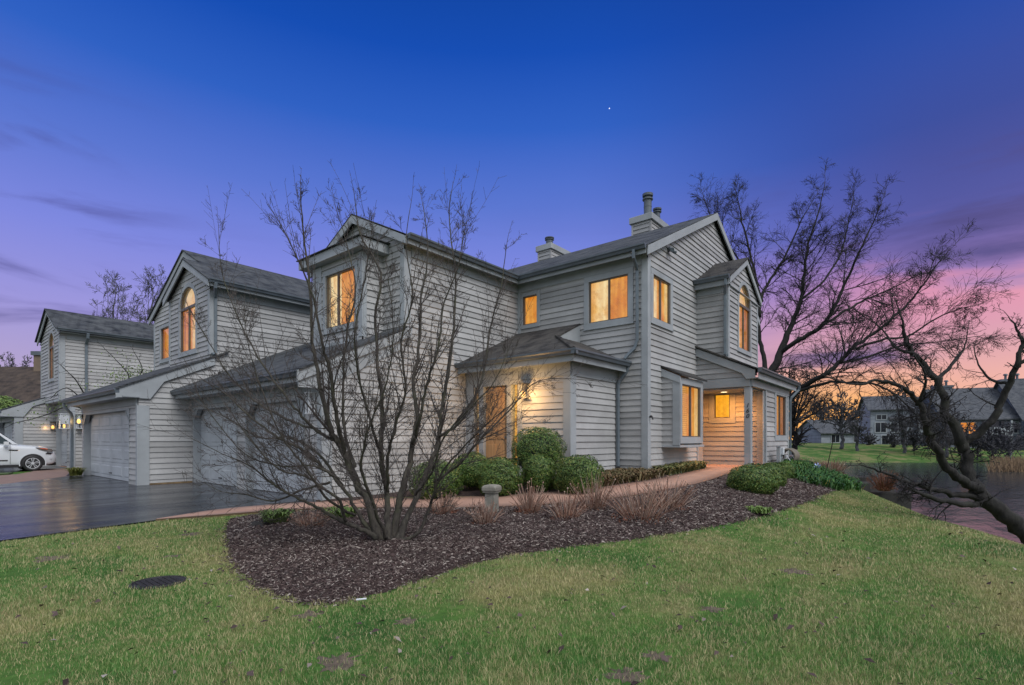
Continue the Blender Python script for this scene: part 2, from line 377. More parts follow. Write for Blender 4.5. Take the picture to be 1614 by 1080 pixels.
def sash_window(parent,pl,a0,a1,z0,z1,mulls=(),tw=.115,mats=('g_amber',),proud=.042,label=None,arch=0,zs=None,sill=True,dark=False,tsides=(1,1,1)):
    """trim frame with a dark sash, a pane and a glowing blind behind; arch = rise above z1 (round-headed light over a transom)"""
    w=MB(); b=-.13
    ow0,ow1=a0-tw*tsides[0],a1+tw*tsides[1]
    pl.box(w,ow0,ow1,z0-tw,z0,b,proud)
    pl.box(w,ow0,a0,z0,z1,b,proud); pl.box(w,a1,ow1,z0,z1,b,proud)
    if not arch: pl.box(w,ow0,ow1,z1,z1+tw*tsides[2],b,proud)
    else:
        ia=arch_pts(a0,a1,z1,arch); oa=arch_pts(a0-tw,a1+tw,z1,arch+tw)
        for i in range(len(ia)-1): pl.prism(w,[ia[i],oa[i],oa[i+1],ia[i+1]],b,proud)
    if sill: pl.box(w,ow0-.02,ow1+.02,z0-tw-.03,z0-tw,0,proud+.02)
    wo=w.build('window',M['trim'],parent,bevel=.004)
    if label: wo['label']=label
    s=MB(); t=.028; o0,o1=-.05,.006
    pl.box(s,a0,a1,z0,z0+t,o0,o1); pl.box(s,a0,a0+t,z0+t,z1,o0,o1); pl.box(s,a1-t,a1,z0+t,z1,o0,o1)
    if arch:
        pl.box(s,a0+t,a1-t,z1-.05,z1+.03,o0,o1+.01)
        ia=arch_pts(a0,a1,z1,arch); oa=arch_pts(a0+t,a1-t,z1,arch-t)
        for i in range(len(ia)-1): pl.prism(s,[oa[i],ia[i],ia[i+1],oa[i+1]],o0,o1)
    else: pl.box(s,a0+t,a1-t,z1-t,z1,o0,o1)
    for m in mulls: pl.box(s,m-.022,m+.022,z0+t,z1-t,o0,o1-.003)
    s.build('sash',M['sash'],wo)
    edges=[a0]+list(mulls)+[a1]
    for i in range(len(edges)-1):
        g=MB(); g.add([pl.p(edges[i],z0,-.03),pl.p(edges[i+1],z0,-.03),pl.p(edges[i+1],z1,-.03),pl.p(edges[i],z1,-.03)],[(0,1,2,3)])
        g.build('pane',M['glass'],wo)
        q=MB(); pl.box(q,edges[i]-.01,edges[i+1]+.01,z0-.01,z1+.01,-.125,-.115-.004*i)
        q.build('window_blind',M[mats[i%len(mats)]],wo)
    # emissive curtains gathered at the sides
    if a1-a0>.7:
        rr=random.Random(int(a0*977+z0*131))
        for side in (0,1):
            if rr.random()<.25: continue
            wd=(a1-a0)*rr.uniform(.10,.2); q=MB(); n=14; x0=a0 if side==0 else a1-wd
            pts=[(x0+wd*i/n, -.075+.018*math.sin(i*1.9+side)) for i in range(n+1)]
            q.add([pl.p(a,z,o) for z in (z0+.01,z1-.01) for a,o in pts],[(i,i+1,n+2+i,n+1+i) for i in range(n)])
            q.build('curtain',M[rr.choice(['curtain','sheer'])],wo)
    if arch:
        pp=arch_pts(a0,a1,z1,arch)
        g=MB(); g.add([pl.p(a,z,-.03) for a,z in pp],[tuple(range(len(pp)))]); g.build('pane',M['glass'],wo)
        q=MB(); pl.prism(q,[(a,z+.012) for a,z in pp],-.127,-.118); q.build('window_blind',M[mats[-1]],wo)
    return wo
def gutter(parent,p0,p1,out,h=.12,w=.12,name='gutter'):
    """open K-style trough from p0 to p1 (top back edge), 'out' = outward unit vector"""
    p0,p1,out=Vector(p0),Vector(p1),Vector(out); up=Vector((0,0,1)); t=.006
    prof=[(0,0),(0,-h),(w*.62,-h),(w*.78,-h*.55),(w,-h*.32),(w,0),(w-.012,0),(w-.012,-h*.25),(w*.7,-h*.55),(w*.55,-h+.008),(t,-h+.008),(t,0)]
    m=MB(); m.prism([p0+out*a+up*b for a,b in prof],p1-p0)
    # end caps
    for e in (p0,p1):
        d=(p1-p0).normalized()*(.004 if e is p1 else -.004)
        m.prism([e+out*a+up*b for a,b in prof[:6]],d)
    return m.build(name,M['gutter'],parent)
def downspout(parent,pts,boot=True,r=.042):
    m=MB(); m.tube(pts,r,4); o=m.build('downspout',M['downspout'],parent,bevel=.006)
    if boot:
        e=Vector(pts[-1]); b=MB(); b.tube([e+Vector((0,0,.16)),e+Vector((0,0,.02)),e+Vector((-.06,-.05,-.06)),e+Vector((-.13,-.10,-.13))],[.055,.055,.06,.07],8)
        b.build('drain_boot',M['black'],o)
    return o
def slab(mb,pts,t=.045,mi=0):  # roof sheet with thickness below
    mb.prism(pts,(0,0,-t),mi)
def garage_door(parent,pl,s0,s1,z0,z1,rec=.16,cols=4,ch=.26):
    d=MB(); h=(z1-z0)/4; o=-rec
    for r in range(4):
        za,zb=z0+r*h,z0+(r+1)*h
        pl.box(d,s0,s1,za+.004,zb-.004,o-.05,o)
        for c in range(cols):
            a=s0+(s1-s0)*(c+.1)/cols; b=s0+(s1-s0)*(c+.9)/cols
            zi,zo=za+h*.2,zb-h*.2; e=.03
            # raised panel with bevelled edge
            lo=[pl.p(a,zi,o+.001),pl.p(b,zi,o+.001),pl.p(b,zo,o+.001),pl.p(a,zo,o+.001)]
            hi=[pl.p(a+e,zi+e,o+.014),pl.p(b-e,zi+e,o+.014),pl.p(b-e,zo-e,o+.014),pl.p(a+e,zo-e,o+.014)]
            d.add(lo+hi,[(4,5,6,7),(0,1,5,4),(1,2,6,5),(2,3,7,6),(3,0,4,7)])
    g=d.build('garage_door',M['gdoor'],parent)
    hm=MB(); mid=(s0+s1)/2; pl.box(hm,mid-.08,mid+.08,z0+h*.32,z0+h*.37,o+.02,o+.05); pl.box(hm,mid-.08,mid-.06,z0+h*.32,z0+h*.37,o,o+.02); pl.box(hm,mid+.06,mid+.08,z0+h*.32,z0+h*.37,o,o+.02); hm.build('handle',M['black'],g)
    wmb=MB(); pl.box(wmb,s0,s1,z0-.02,z0+.004,o-.05,o+.006); wmb.build('weather_seal',M['black'],g)
    t=MB(); ow=.05
    for a,b in ((s0-ow,s0),(s1,s1+ow)): pl.box(t,a,b,z0-.03,z1+.0,o-.06,.036)     # deep jambs
    pl.box(t,s0-ow,s1+ow,z1,z1+.05,o-.06,.036)
    # clipped top corners
    for a,sg in ((s0,1),(s1,-1)):
        poly=[(a,z1),(a+sg*ch,z1),(a,z1-ch)]
        if sg<0: poly=poly[::-1]
        pl.prism(t,poly,-.10,.022)
        pl.prism(t,[(a,z1-ch),(a,z1-ch-.05),(a+sg*(ch+.05),z1),(a+sg*ch,z1)][::sg],.0225,.034)
    t.build_each('door_surround',M['trim'],g)
    sl=MB(); pl.box(sl,s0-ow,s1+ow,z0-.12,z0-.022,o-.06,.03); sl.build('threshold',M['path'],g)
    return g
def lantern(parent,pl,a,z,on=True,w=.10,h=.34):
    """wall lantern: back plate, pale metal cage, bulb"""
    m=MB(); pl.box(m,a-.03,a+.03,z+.02,z+.18,0,.05)
    o=m.build('wall_lantern',M['black'],parent)
    c=MB(); o0,o1=.05,.05+2*w
    for aa in (a-w,a+w-.012):
        for oo in (o0,o1-.012): pl.box(c,aa,aa+.012,z-h/2,z+h/2,oo,oo+.012)
    pl.box(c,a-w-.01,a+w+.01,z+h/2,z+h/2+.02,o0,o1+.01); pl.box(c,a-w,a+w,z-h/2-.015,z-h/2,o0,o1)
    c.build('lantern_cage',M['black'],o)
    b=MB(); cc=pl.p(a,z-h*.22,(o0+o1)/2); b.lathe(cc,[(.004,-.07),(.04,-.05),(.056,0),(.04,.055),(.014,.09)],12)
    b.build('bulb',M['bulb' if on else 'pvc'],o)
    if on:
        L=bpy.data.lights.new('lantern_light','POINT'); L.energy=on; L.color=(1,.55,.2); L.shadow_soft_size=.10
        lo=bpy.data.objects.new('lantern_light',L); COL.objects.link(lo); lo.location=pl.p(a,z-h*.25,o1+.16); lo.parent=o; lo.matrix_parent_inverse=parent_world(o).inverted()
    return o
def glass_lantern(parent,pl,a,z,w=.11,h=.5,on=True):
    """tall white-framed glass wall lantern, lit at the foot"""
    m=MB(); o0,o1=.03,.03+2*w
    for aa in (a-w,a+w-.02):
        for oo in (o0,o1-.02): pl.box(m,aa,aa+.02,z-h/2,z+h/2,oo,oo+.02)
    pl.box(m,a-w-.01,a+w+.01,z+h/2,z+h/2+.025,o0-.01,o1+.01); pl.box(m,a-w-.01,a+w+.01,z-h/2-.025,z-h/2,o0-.01,o1+.01)
    pl.box(m,a-.05,a+.05,z-.08,z+.08,0,o0-.01)
    o=m.build('wall_lantern',M['white_paint'],parent)
    b=MB(); b.lathe(pl.p(a,z-h/2+.001,(o0+o1)/2),[(.03,0),(.03,.05),(.045,.08),(.035,.15),(.01,.17)],10); b.build('bulb',M['bulb' if on else 'pvc'],o)
    g=MB(); pl.box(g,a-w+.022,a+w-.022,z-h/2+.18,z+h/2-.002,o0+.022,o1-.024); g.build('lantern_glass',M['pvc'],o)
    if not on: return o
    L=bpy.data.lights.new('lantern_light','POINT'); L.energy=1.2; L.color=(1,.6,.25); L.shadow_soft_size=.04
    lo=bpy.data.objects.new('lantern_light',L); COL.objects.link(lo); lo.location=pl.p(a,z-h/2+.1,o1+.06); lo.parent=o; lo.matrix_parent_inverse=parent_world(o).inverted()
    return o
def chimney(parent,u0,u1,v0,v1,zb,zt,flues):
    pr,pf=P('R',v0),P('F',u0)
    m=MB(); siding(m,pf,[(v0,zb),(v1,zb),(v1,zt),(v0,zt)]); siding(m,pr,[(u0,zb),(u1,zb),(u1,zt),(u0,zt)])
    siding(m,P('R',v0),[(u0,zb),(u0+.01,zb),(u0+.01,zt),(u0,zt)])
    m.box(u0+.001,u1,v0+.001,v1,zb,zt)
    for a,b in ((u0,v0),(u0,v1),(u1,v0),(u1,v1)): m.box(a-.035,a+.035,b-.035,b+.035,zb,zt-.01)
    c=m.build('chimney',M['siding'],parent)
    k=MB(); k.box(u0-.1,u1+.1,v0-.1,v1+.1,zt,zt+.24); k.build('chimney_cap',M['trim'],c,bevel=.01)
    for fu,fv,r,h in flues:
        f=MB(); z=zt+.24
        f.lathe((fu,fv,z),[(r,0),(r,h*.45),(r+.006,h*.45),(r+.006,h*.47),(r,h*.47),(r,h*.74),(r+.05,h*.74),(r+.05,h*.79),(r*.8,h*.79),(r*.8,h*.86),(r+.05,h*.88),(r+.055,h*.97),(r*.6,h)],16)
        f.build('flue',M['gutter'],c)
    return c
# ------------------------------------------------------------------ END TOWNHOUSE
H1=thing('townhouse','nearest grey clapboard townhouse of the row, with lit porch and two chimneys','townhouse',(12,5.55,.3))
wF=P('F',12.0); wR=P('R',5.55); S1=P('R',9.68); gF=P('F',5.63)
m=MB()
# side wall of garage wing (below the lean-to roof, then full height)
ezr=lambda u:2.62+.46*(u-5.15)
siding(m,S1,[(5.63,.02),(7.74,.05),(7.74,ezr(7.74)),(5.63,ezr(5.63))])
siding(m,S1,[(7.74,.05),(12.0,.2),(12.0,5.98),(7.74,5.98)])
# garage front
DZ=2.12
siding(m,gF,[(9.68,.0),(16.73,.0),(16.73,2.74),(9.68,2.74)],[(10.34,13.2,-.1,DZ+.04),(13.66,16.61,-.1,DZ+.04)])
m.box(6.05,11.9,9.76,16.7,-.1,2.6)                         # dark core of the garage
# upper gable front and its recess
siding(m,P('F',7.74),[(9.68,3.6),(13.52,3.6),(13.52,5.98),(11.6,6.92),(9.68,5.98)])
m.box(7.80,11.9,9.75,13.45,3.7,5.9)
# main wing front + end gable
HW=[(8.90,9.53,4.6,5.53),(6.01,7.26,4.33,5.53)]
siding(m,wF,[(5.55,.25),(9.68,.25),(9.68,6.02),(5.55,6.02)],HW)
G1=[(12.24,13.44,4.30,5.49),(15.5,16.85,.2,2.80)]
siding(m,wR,[(12,.28),(21.7,.28),(21.7,5.9),(16.84,8.28),(12,5.9)],G1)
m.box(12.3,21.6,5.85,9.6,.0,5.6); m.box(12.3,21.6,9.6,16.7,3.5,5.6)
siding(m,P('F',12.0),[(9.68,5.0),(16.7,5.0),(16.7,6.0),(9.68,6.0)])
# bay over the porch
bR=P('R',4.65); bF=P('F',15.4)
BH=arch_holes(16.40,17.64,4.06,5.42,.66)
siding(m,bF,[(4.65,3.2),(5.55,3.2),(5.55,5.95),(4.65,5.95)])
siding(m,bR,[(15.4,3.4),(18.52,3.4),(18.52,5.86),(16.98,6.72),(15.4,5.86)],BH)
m.box(15.6,18.4,4.85,5.6,3.6,5.8); m.box(18.45,18.5,4.68,5.55,3.4,5.86)
# porch / sunroom
aF=P('F',16.85); sR=P('R',4.01)
siding(m,bF,[(4.05,2.98),(5.56,2.98),(5.56,3.98),(4.05,3.30)])
siding(m,aF,[(4.01,.4),(6.4,.4),(6.4,2.85),(4.01,2.85)],[(4.97,5.53,1.91,2.74)])
siding(m,sR,[(16.85,.4),(20.0,.3),(20.0,2.95),(16.85,2.95)],[(18.14,19.61,1.35,2.75)])
m.box(17.1,19.9,4.2,5.5,.2,2.9); m.box(15.45,16.85,6.4,6.5,.2,2.85)
siding(m,P('R',6.4),[(15.5,.4),(16.85,.4),(16.85,2.85),(15.5,2.85)])
m.box(15.42,15.5,5.62,6.4,.2,2.8)
m.box(19.95,20.0,4.04,5.5,.2,2.9)
# entry
eF=P('F',9.8); eR=P('R',6.39)
siding(m,eF,[(6.39,.15),(9.68,.15),(9.68,2.82),(6.39,2.82)],[(7.86,9.40,.2,2.66)])
siding(m,eR,[(9.8,.2),(12.0,.25),(12.0,2.82),(9.8,2.82)])
m.box(10.1,11.95,6.5,9.6,.0,2.8)
walls=m.build('wall',M['siding'],H1)
# corner boards, friezes, rake boards
t=MB(); cb=.15; th=.038
def corner(plF,plR,z0,z1,a=.15,b=.15,zr0=None):
    # outer corner: board on each face
    plF.box(t,plR.c-th,plR.c+a,z0,z1,0,th); plR.box(t,plF.c,plF.c+b,zr0 if zr0 is not None else z0,z1,0,th)
corner(wF,wR,.22,5.78,.14,.13); corner(eF,eR,.15,2.72,.17,.2)
corner(gF,S1,-.02,2.3,.14,.2); t.prism([(5.592,9.642,2.3),(7.6,9.642,3.36),(7.6,9.642,3.66),(5.1,9.642,2.50),(5.1,9.642,2.3)],(0,.036,0))
corner(P('F',7.74),S1,4.0,5.75,.13,.16); corner(bF,bR,3.6,5.72,.07,.1); bR.box(t,18.44,18.53,3.5,5.75,0,th)
eF.box(t,9.5,9.67,.2,2.72,0,th); wF.box(t,9.56,9.67,4.0,5.7,0,th)
t.build_each('corner_board',M['trim'],H1,bevel=.004)
t=MB()
gF.box(t,9.72,16.72,2.24,2.72,0,.045); wF.box(t,5.7,9.66,5.64,5.95,0,.045); S1.box(t,7.92,11.98,5.62,5.95,0,.045)
eF.box(t,6.36,9.66,2.72,3.06,0,.045); eR.box(t,9.8,11.98,2.72,3.06,0,.045)
bF.box(t,4.75,5.53,5.52,5.8,0,.045)
bF.box(t,4.03,5.53,2.76,3.0,-.12,.05); sR.box(t,15.41,19.98,2.76,3.02,-.12,.05)      # porch beam
t.build_each('frieze_board',M['frieze'],H1,bevel=.004)
t=MB()
# rakes: main gable, bay gable, upper front gable, porch rake
def rake(pl,pts,w,o0,o1):
    for (a,z),(b,y) in zip(pts,pts[1:]):
        poly=[(a,z),(b,y),(b,y-w),(a,z-w)]
        pl.prism(t,poly if b>a else poly[::-1],o0,o1)
rake(wR,[(11.72,5.98),(16.84,8.50),(21.96,5.98)],.22,.12,.16)
rake(bR,[(15.26,5.93),(16.98,6.88),(18.70,5.93)],.19,.08,.12)
rake(P('F',7.74),[(9.42,6.0),(11.6,7.05),(13.78,6.0)],.22,.14,.18)
rake(bF,[(3.88,3.20),(5.57,3.995)],.23,.07,.11)
bF.prism(t,[(3.88,3.22),(3.88,2.965),(4.12,2.965),(4.25,3.16)],.0701,.109)
rake(S1,[(5.05,2.62),(7.9,3.935)],.22,.05,.09)
t.build_each('rake_board',M['trim'],H1,bevel=.004)
# soffits and fascias
t=MB()
t.box(5.2,5.63,9.64,16.7,2.42,2.45); t.box(5.17,5.2,9.64,16.7,2.42,2.62)
t.box(11.70,12.0,5.44,9.4,5.9,5.93); t.box(11.68,11.70,5.44,9.45,5.8,5.97); t.box(7.62,11.7,9.42,9.68,5.86,5.89); t.box(7.62,11.72,9.40,9.42,5.8,5.97)
t.box(9.48,9.8,6.1,9.67,3.03,3.05); t.box(9.8,11.98,6.1,6.39,3.03,3.05); t.box(9.46,9.48,6.08,9.67,2.98,3.2); t.box(9.48,11.98,6.08,6.1,2.98,3.2)
t.box(15.36,20.3,3.82,4.01,2.98,3.0); t.box(15.36,20.3,3.80,3.82,2.96,3.18)
t.box(15.2,18.7,4.58,4.65,5.72,5.74); t.box(15.2,15.4,4.55,5.53,5.72,5.74); t.box(15.17,15.2,4.55,5.53,5.68,5.88)
t.box(15.45,16.8,4.1,6.35,2.72,2.75)     # porch ceiling
t.build_each('soffit',M['frieze'],H1)
# roofs
r=MB()
for a,b in ((16.84,11.66),(16.84,22.0)):
    slab(r,[(a,5.40,8.52),(a,16.75,8.52),(b,16.75,5.99),(b,5.40,5.99)] if b<a else [(a,5.40,8.52),(b,5.40,5.99),(b,16.75,5.99),(a,16.75,8.52)])
r.build_each('roof',M['roof'],H1)
r=MB()
slab(r,[(7.56,9.38,5.99),(13.5,9.38,5.99),(15.4,11.6,7.08),(7.56,11.6,7.08)]); slab(r,[(7.56,11.6,7.08),(15.4,11.6,7.08),(13.5,13.82,5.99),(7.56,13.82,5.99)])
slab(r,[(5.08,9.56,2.66),(5.08,16.70,2.66),(7.72,16.70,3.92),(7.72,9.56,3.92)]); slab(r,[(7.7205,13.55,3.92),(7.7205,16.70,3.92),(11.5,16.70,5.66),(11.5,13.55,5.66)])
r.build_each('roof',M['roof'],H1)
r=MB()
# entry Dutch hip
e0=(9.40,6.04,3.22); pp=(10.84,7.48,3.90)
slab(r,[(9.40,9.66,3.22),(12.0,9.66,4.44),(12.0,7.48,4.44),pp,e0]); slab(r,[e0,pp,(12.0,7.48,3.90),(12.0,6.04,3.22)])
slab(r,[(15.22,3.78,3.235),(20.45,3.78,3.235),(20.45,5.54,4.06),(15.22,5.54,4.06)])
slab(r,[(15.18,5.6,5.95),(15.18,4.50,5.95),(16.98,4.50,6.93),(16.98,5.6,6.93)][::-1]); slab(r,[(18.78,5.6,5.95),(18.78,4.50,5.95),(16.98,4.50,6.93),(16.98,5.6,6.93)])
r.build_each('roof',M['roof2'],H1)
gb=MB(); gb.prism([(10.84,7.49,3.86),(12.0,7.49,3.86),(12.0,7.49,4.395)],(0,.04,0)); gb.build('gablet',M['trim'],H1)
hc=MB()
hc.tube([Vector(e0)+Vector((0,0,.012)),Vector(pp)+Vector((0,0,.012))],.055,6); hc.build('hip_cap',M['roof2'],H1)
# gutters and downspouts
gutter(H1,(5.16,9.62,2.64),(5.16,16.7,2.64),(-1,0,0)); gutter(H1,(11.67,5.42,6.02),(11.67,9.40,6.02),(-1,0,0)); gutter(H1,(7.6,9.40,6.02),(11.56,9.40,6.02),(0,-1,0))
gutter(H1,(9.45,5.96,3.24),(9.45,9.66,3.24),(-1,0,0)); gutter(H1,(9.34,6.07,3.24),(12.1,6.07,3.24),(0,-1,0))
gutter(H1,(15.2,3.79,3.25),(20.45,3.79,3.25),(0,-1,0)); gutter(H1,(15.16,4.52,5.95),(15.16,5.53,5.95),(-1,0,0))
downspout(H1,[(11.6,5.72,5.92),(11.6,5.72,5.72),(11.92,5.78,5.52),(11.92,5.78,5.3),(11.92,5.78,3.75),(11.90,5.84,3.56),(11.85,5.98,3.42),(11.8,6.07,3.3)],False,.05)
downspout(H1,[(11.95,6.04,3.14),(11.95,6.1,2.98),(11.92,6.26,2.78),(11.9,6.3,2.66),(11.9,6.3,.42)],True,.05)
downspout(H1,[(15.12,4.62,5.84),(15.12,4.62,5.68),(15.33,4.70,5.45),(15.33,4.70,5.3),(15.33,4.70,3.72),(15.2,4.6,3.68)],False,.05)
downspout(H1,[(20.4,3.72,3.14),(20.4,3.74,3.0),(20.1,3.92,2.72),(20.06,3.94,2.6),(20.06,3.94,.4)],False,.05)
# windows
sash_window(H1,wF,8.95,9.48,4.65,5.49,(),.11,('g_amber',),tsides=(1,.45,1),sill=False)
sash_window(H1,wF,6.06,7.21,4.38,5.49,(6.62,),.15,('g_amber','g_pale'))
sash_window(H1,wR,12.29,13.39,4.35,5.45,(12.82,),.14,('g_pale','g_amber'))
sash_window(H1,bR,16.40,17.64,4.06,5.42,(17.02,),.11,('g_pale','g_amber','g_pale'),arch=.66)
sash_window(H1,sR,18.18,19.57,1.39,2.71,(18.86,),.17,('g_blind','g_amber'),sill=False)
sash_window(H1,aF,5.01,5.49,1.95,2.70,(),.17,('g_orange',),sill=False)
# box window on the end gable
bx=MB(); bw=P('R',5.08)
siding(bx,P('F',12.87),[(5.08,1.12),(5.55,1.12),(5.55,3.05),(5.08,2.86)]); bx.box(12.9,14.56,5.20,5.54,1.12,1.2); bx.box(14.55,14.57,5.09,5.54,1.12,2.9)
bx.box(12.89,12.92,5.14,5.54,1.12,2.9)
b=bx.build('box_window',M['siding'],H1)
t=MB(); P('F',12.87).box(t,5.05,5.24,1.10,2.84,0,.04); t.box(12.83,14.6,5.04,5.54,1.06,1.12)
t.prism([(12.80,5.02,2.88),(12.80,5.54,3.12),(12.80,5.54,2.92),(12.80,5.02,2.7)],(.03,0,0))
t.build_each('corner_board',M['trim'],b,bevel=.004)
r=MB(); slab(r,[(12.78,4.98,2.93),(14.68,4.98,2.93),(14.68,5.535,3.2),(12.78,5.535,3.2)]); r.build_each('roof',M['roof2'],b)
sash_window(H1,bw,13.01,14.36,1.33,2.70,(13.68,),.17,('g_blind','g_amber'),sill=False,proud=.03)
# upper front bay with flat roof
ub=P('F',7.16); m=MB()
siding(m,ub,[(10.51,3.5),(12.7,3.5),(12.7,5.76),(10.51,5.76)],[(10.76,12.14,4.06,5.49)]); siding(m,P('R',10.51),[(7.16,3.5),(7.74,3.5),(7.74,5.76),(7.16,5.76)])
m.box(7.18,7.74,12.66,12.7,3.6,5.76); m.box(7.35,7.7,10.6,12.6,3.5,5.7)
bo=m.build('front_bay',M['siding'],H1)
t=MB(); ub.box(t,10.48,10.64,3.72,5.74,0,th); ub.box(t,12.3,12.72,3.72,5.74,0,th); ub.box(t,10.64,12.3,3.62,3.72,0,th); P('R',10.51).box(t,7.16,7.24,3.7,5.74,0,th); t.build_each('corner_board',M['trim'],bo,bevel=.004)
t=MB(); t.box(6.92,7.72,10.25,13.08,5.76,5.98); t.build('fascia',M['trim'],bo,bevel=.005)
r=MB(); slab(r,[(6.86,10.2,6.0),(7.9,10.2,6.03),(7.9,13.1,6.03),(6.86,13.1,6.0)][::-1],.02); r.build_each('roof',M['roof'],bo)
sash_window(H1,ub,10.80,12.10,4.10,5.45,(11.58,),.12,('g_amber','g_pale'))
# entry door with sidelights
d=MB(); dz0,dz1=.32,2.6
eF.box(d,8.24,9.02,dz0,dz1,-.10,-.05)
for z0,z1 in ((.48,1.15),(1.27,1.85),(1.97,2.46)):
    for a0,a1 in ((8.34,8.60),(8.66,8.92)): eF.box(d,a0,a1,z0,z1,-.05,-.035)
do=d.build('entry_door',M['door'],H1,bevel=.008)
k=MB(); k.lathe(eF.p(8.31,1.32,.0),[(.01,-.03),(.028,-.02),(.028,.02),(.01,.03)],10); k.build('handle',M['gutter'],do)
f=MB()
for a0,a1 in ((7.76,7.90),(8.10,8.24),(9.02,9.20),(9.36,9.5)): eF.box(f,a0,a1,.3,2.62,-.13,.04)
eF.box(f,7.76,9.5,2.62,2.72,-.13,.042); f.build_each('door_frame',M['trim'],do,bevel=.004)
for a0,a1 in ((7.90,8.10),(9.20,9.36)):
    g=MB(); g.add([eF.p(a0,.3,-.03),eF.p(a1,.3,-.03),eF.p(a1,2.62,-.03),eF.p(a0,2.62,-.03)],[(0,1,2,3)]); s=g.build('sidelight',M['glass'],do)
    q=MB(); eF.box(q,a0-.01,a1+.01,.3,2.62,-.125,-.115); q.build('sidelight_curtain',M['g_side'],do)
sp=MB(); eF.box(sp,7.7,9.6,.1,.29,-.12,1.1); sp.build('doorstep',M['path'],H1,bevel=.01)
lantern(H1,eF,7.62,2.42,48)
glass_lantern(H1,gF,9.98,2.02,.07,.40,False)
garage_door(H1,gF,10.39,13.15,.03,DZ,.16,4); garage_door(H1,gF,13.71,16.56,.03,DZ,.16,4)
# porch: post with number, floor, ceiling light, chimneys, floodlight
t=MB(); t.box(15.39,15.57,4.02,4.20,.47,2.76); po=t.build('porch_post',M['trim'],H1,bevel=.006)
def digit(ch,z):
    c=bpy.data.curves.new('house_number','FONT'); c.body=ch; c.size=.17; c.extrude=.008; c.shear=.25; c.align_x='CENTER'; c.offset=.002
    o=bpy.data.objects.new('tmp',c); COL.objects.link(o); dg=bpy.context.evaluated_depsgraph_get(); dg.update()
    me=bpy.data.meshes.new_from_object(o.evaluated_get(dg)); bpy.data.objects.remove(o)
    me.transform(Matrix(((0,0,-1,15.388),(-1,0,0,4.11),(0,1,0,z),(0,0,0,1)))); me.materials.clear(); me.materials.append(M['black'])
    link('house_number',me,po)
for ch,z in (('1',2.17),('6',2.02),('0',1.87)): digit(ch,z)
t=MB(); t.box(16.80,16.85+.0,4.02,4.22,.47,2.74); t.box(16.72,16.84,4.01,4.05,.47,2.74); t.box(16.86,16.98,3.975,4.01,.4,2.76); t.box(15.38,15.5,5.51,5.60,.3,2.76); t.box(19.86,20.0,3.975,4.01,.3,2.76)
t.build_each('corner_board',M['trim'],H1)
t=MB(); t.box(15.12,16.84,3.95,6.4,.28,.47); t.build('porch_floor',M['path'],H1,bevel=.01)
t=MB(); t.lathe((16.05,4.95,2.695),[(.10,0),(.12,.005),(.12,.03)],20); cl=t.build('ceiling_light',M['pvc'],H1); t=MB(); t.lathe((16.05,4.95,2.688),[(.03,0),(.09,.004),(.09,.012)],20); t.build('lens',M['bulb_soft'],cl)
L=bpy.data.lights.new('porch_light','AREA'); L.shape='DISK'; L.size=.18; L.energy=46; L.color=(1,.37,.065); lo=bpy.data.objects.new('porch_light',L); COL.objects.link(lo); lo.location=(16.05,4.95,2.67); lo.parent=cl; lo.matrix_parent_inverse=Matrix()
chimney(H1,17.85,19.2,8.12,8.84,7.0,9.36,[(18.25,8.42,.145,.96),(18.95,8.35,.11,.62)])
chimney(H1,17.85,19.2,12.62,13.25,7.0,9.34,[(18.2,12.93,.15,.42)])
t=MB(); t.lathe((13.24,5.48,6.34),[(.03,-.06),(.07,-.05),(.07,.0),(.04,.05)],10); t.tube([(13.24,5.55,6.36),(13.24,5.44,6.36)],.03,6); t.tube([(13.2,5.47,6.32),(13.12,5.36,6.26)],[.035,.06],8); t.tube([(13.28,5.47,6.32),(13.38,5.36,6.26)],[.035,.06],8); t.build('floodlight',M['gutter'],H1)
t=MB(); t.tube([(12.05,5.52,1.83),(12.05,5.44,1.83),(12.05,5.42,1.76)],.02,6); t.lathe((12.05,5.47,1.85),[(.03,0),(.035,.01),(.01,.02)],8); t.build('spigot',M['black'],H1)
t=MB(); S1.box(t,5.66,12,-.1,.03,-.02,.03); t.build('sill_timber',M['wood'],H1)
# ------------------------------------------------------------------ MIDDLE TOWNHOUSE
H2=thing('townhouse','middle grey townhouse of the row, with one wide garage door and a round-headed lit window','townhouse',(4.3,16.73,0))
g2=P('F',4.30); S2=P('R',16.73); b2=P('F',6.1); r2=P('F',6.6)
m=MB(); z2=lambda u:2.58+.47*(u-3.85)
siding(m,S2,[(4.30,.06),(6.3,.06),(6.3,z2(6.3)),(4.30,z2(4.3))]); siding(m,S2,[(6.1,3.3),(13,3.3),(13,5.95),(6.1,5.95)])
siding(m,g2,[(16.73,0),(23.05,0),(23.05,2.6),(16.73,2.6)],[(17.44,22.80,-.1,2.14)])
m.box(4.72,8,16.8,23.0,-.05,2.5); m.box(4.31,4.72,22.9,23.05,0,2.5)
AH=arch_holes(17.77,19.20,4.06,5.5,.68)
siding(m,b2,[(16.73,3.4),(20.17,3.4),(20.17,5.95),(18.45,6.86),(16.73,5.95)],AH)
siding(m,r2,[(20.17,3.6),(23.55,3.6),(23.55,5.95),(20.15,7.6),(20.1,7.6)],[(21.84,22.83,4.25,5.5)])
m.box(6.35,12,16.8,20.1,3.4,5.8); m.box(6.85,12,20.1,23.5,3.2,5.8); m.box(6.11,6.6,20.1,20.17,3.5,5.9)
siding(m,P('F',7.4),[(23.06,0),(23.55,0),(23.55,3.9),(22.25,3.9)]); m.box(7.45,12,22.2,23.5,0,3.9)
m.build('wall',M['siding'],H2)
t=MB(); th=.038
S2.box(t,4.30,4.55,-.02,2.2,0,th); g2.box(t,16.69,16.83,-.02,2.2,0,th)
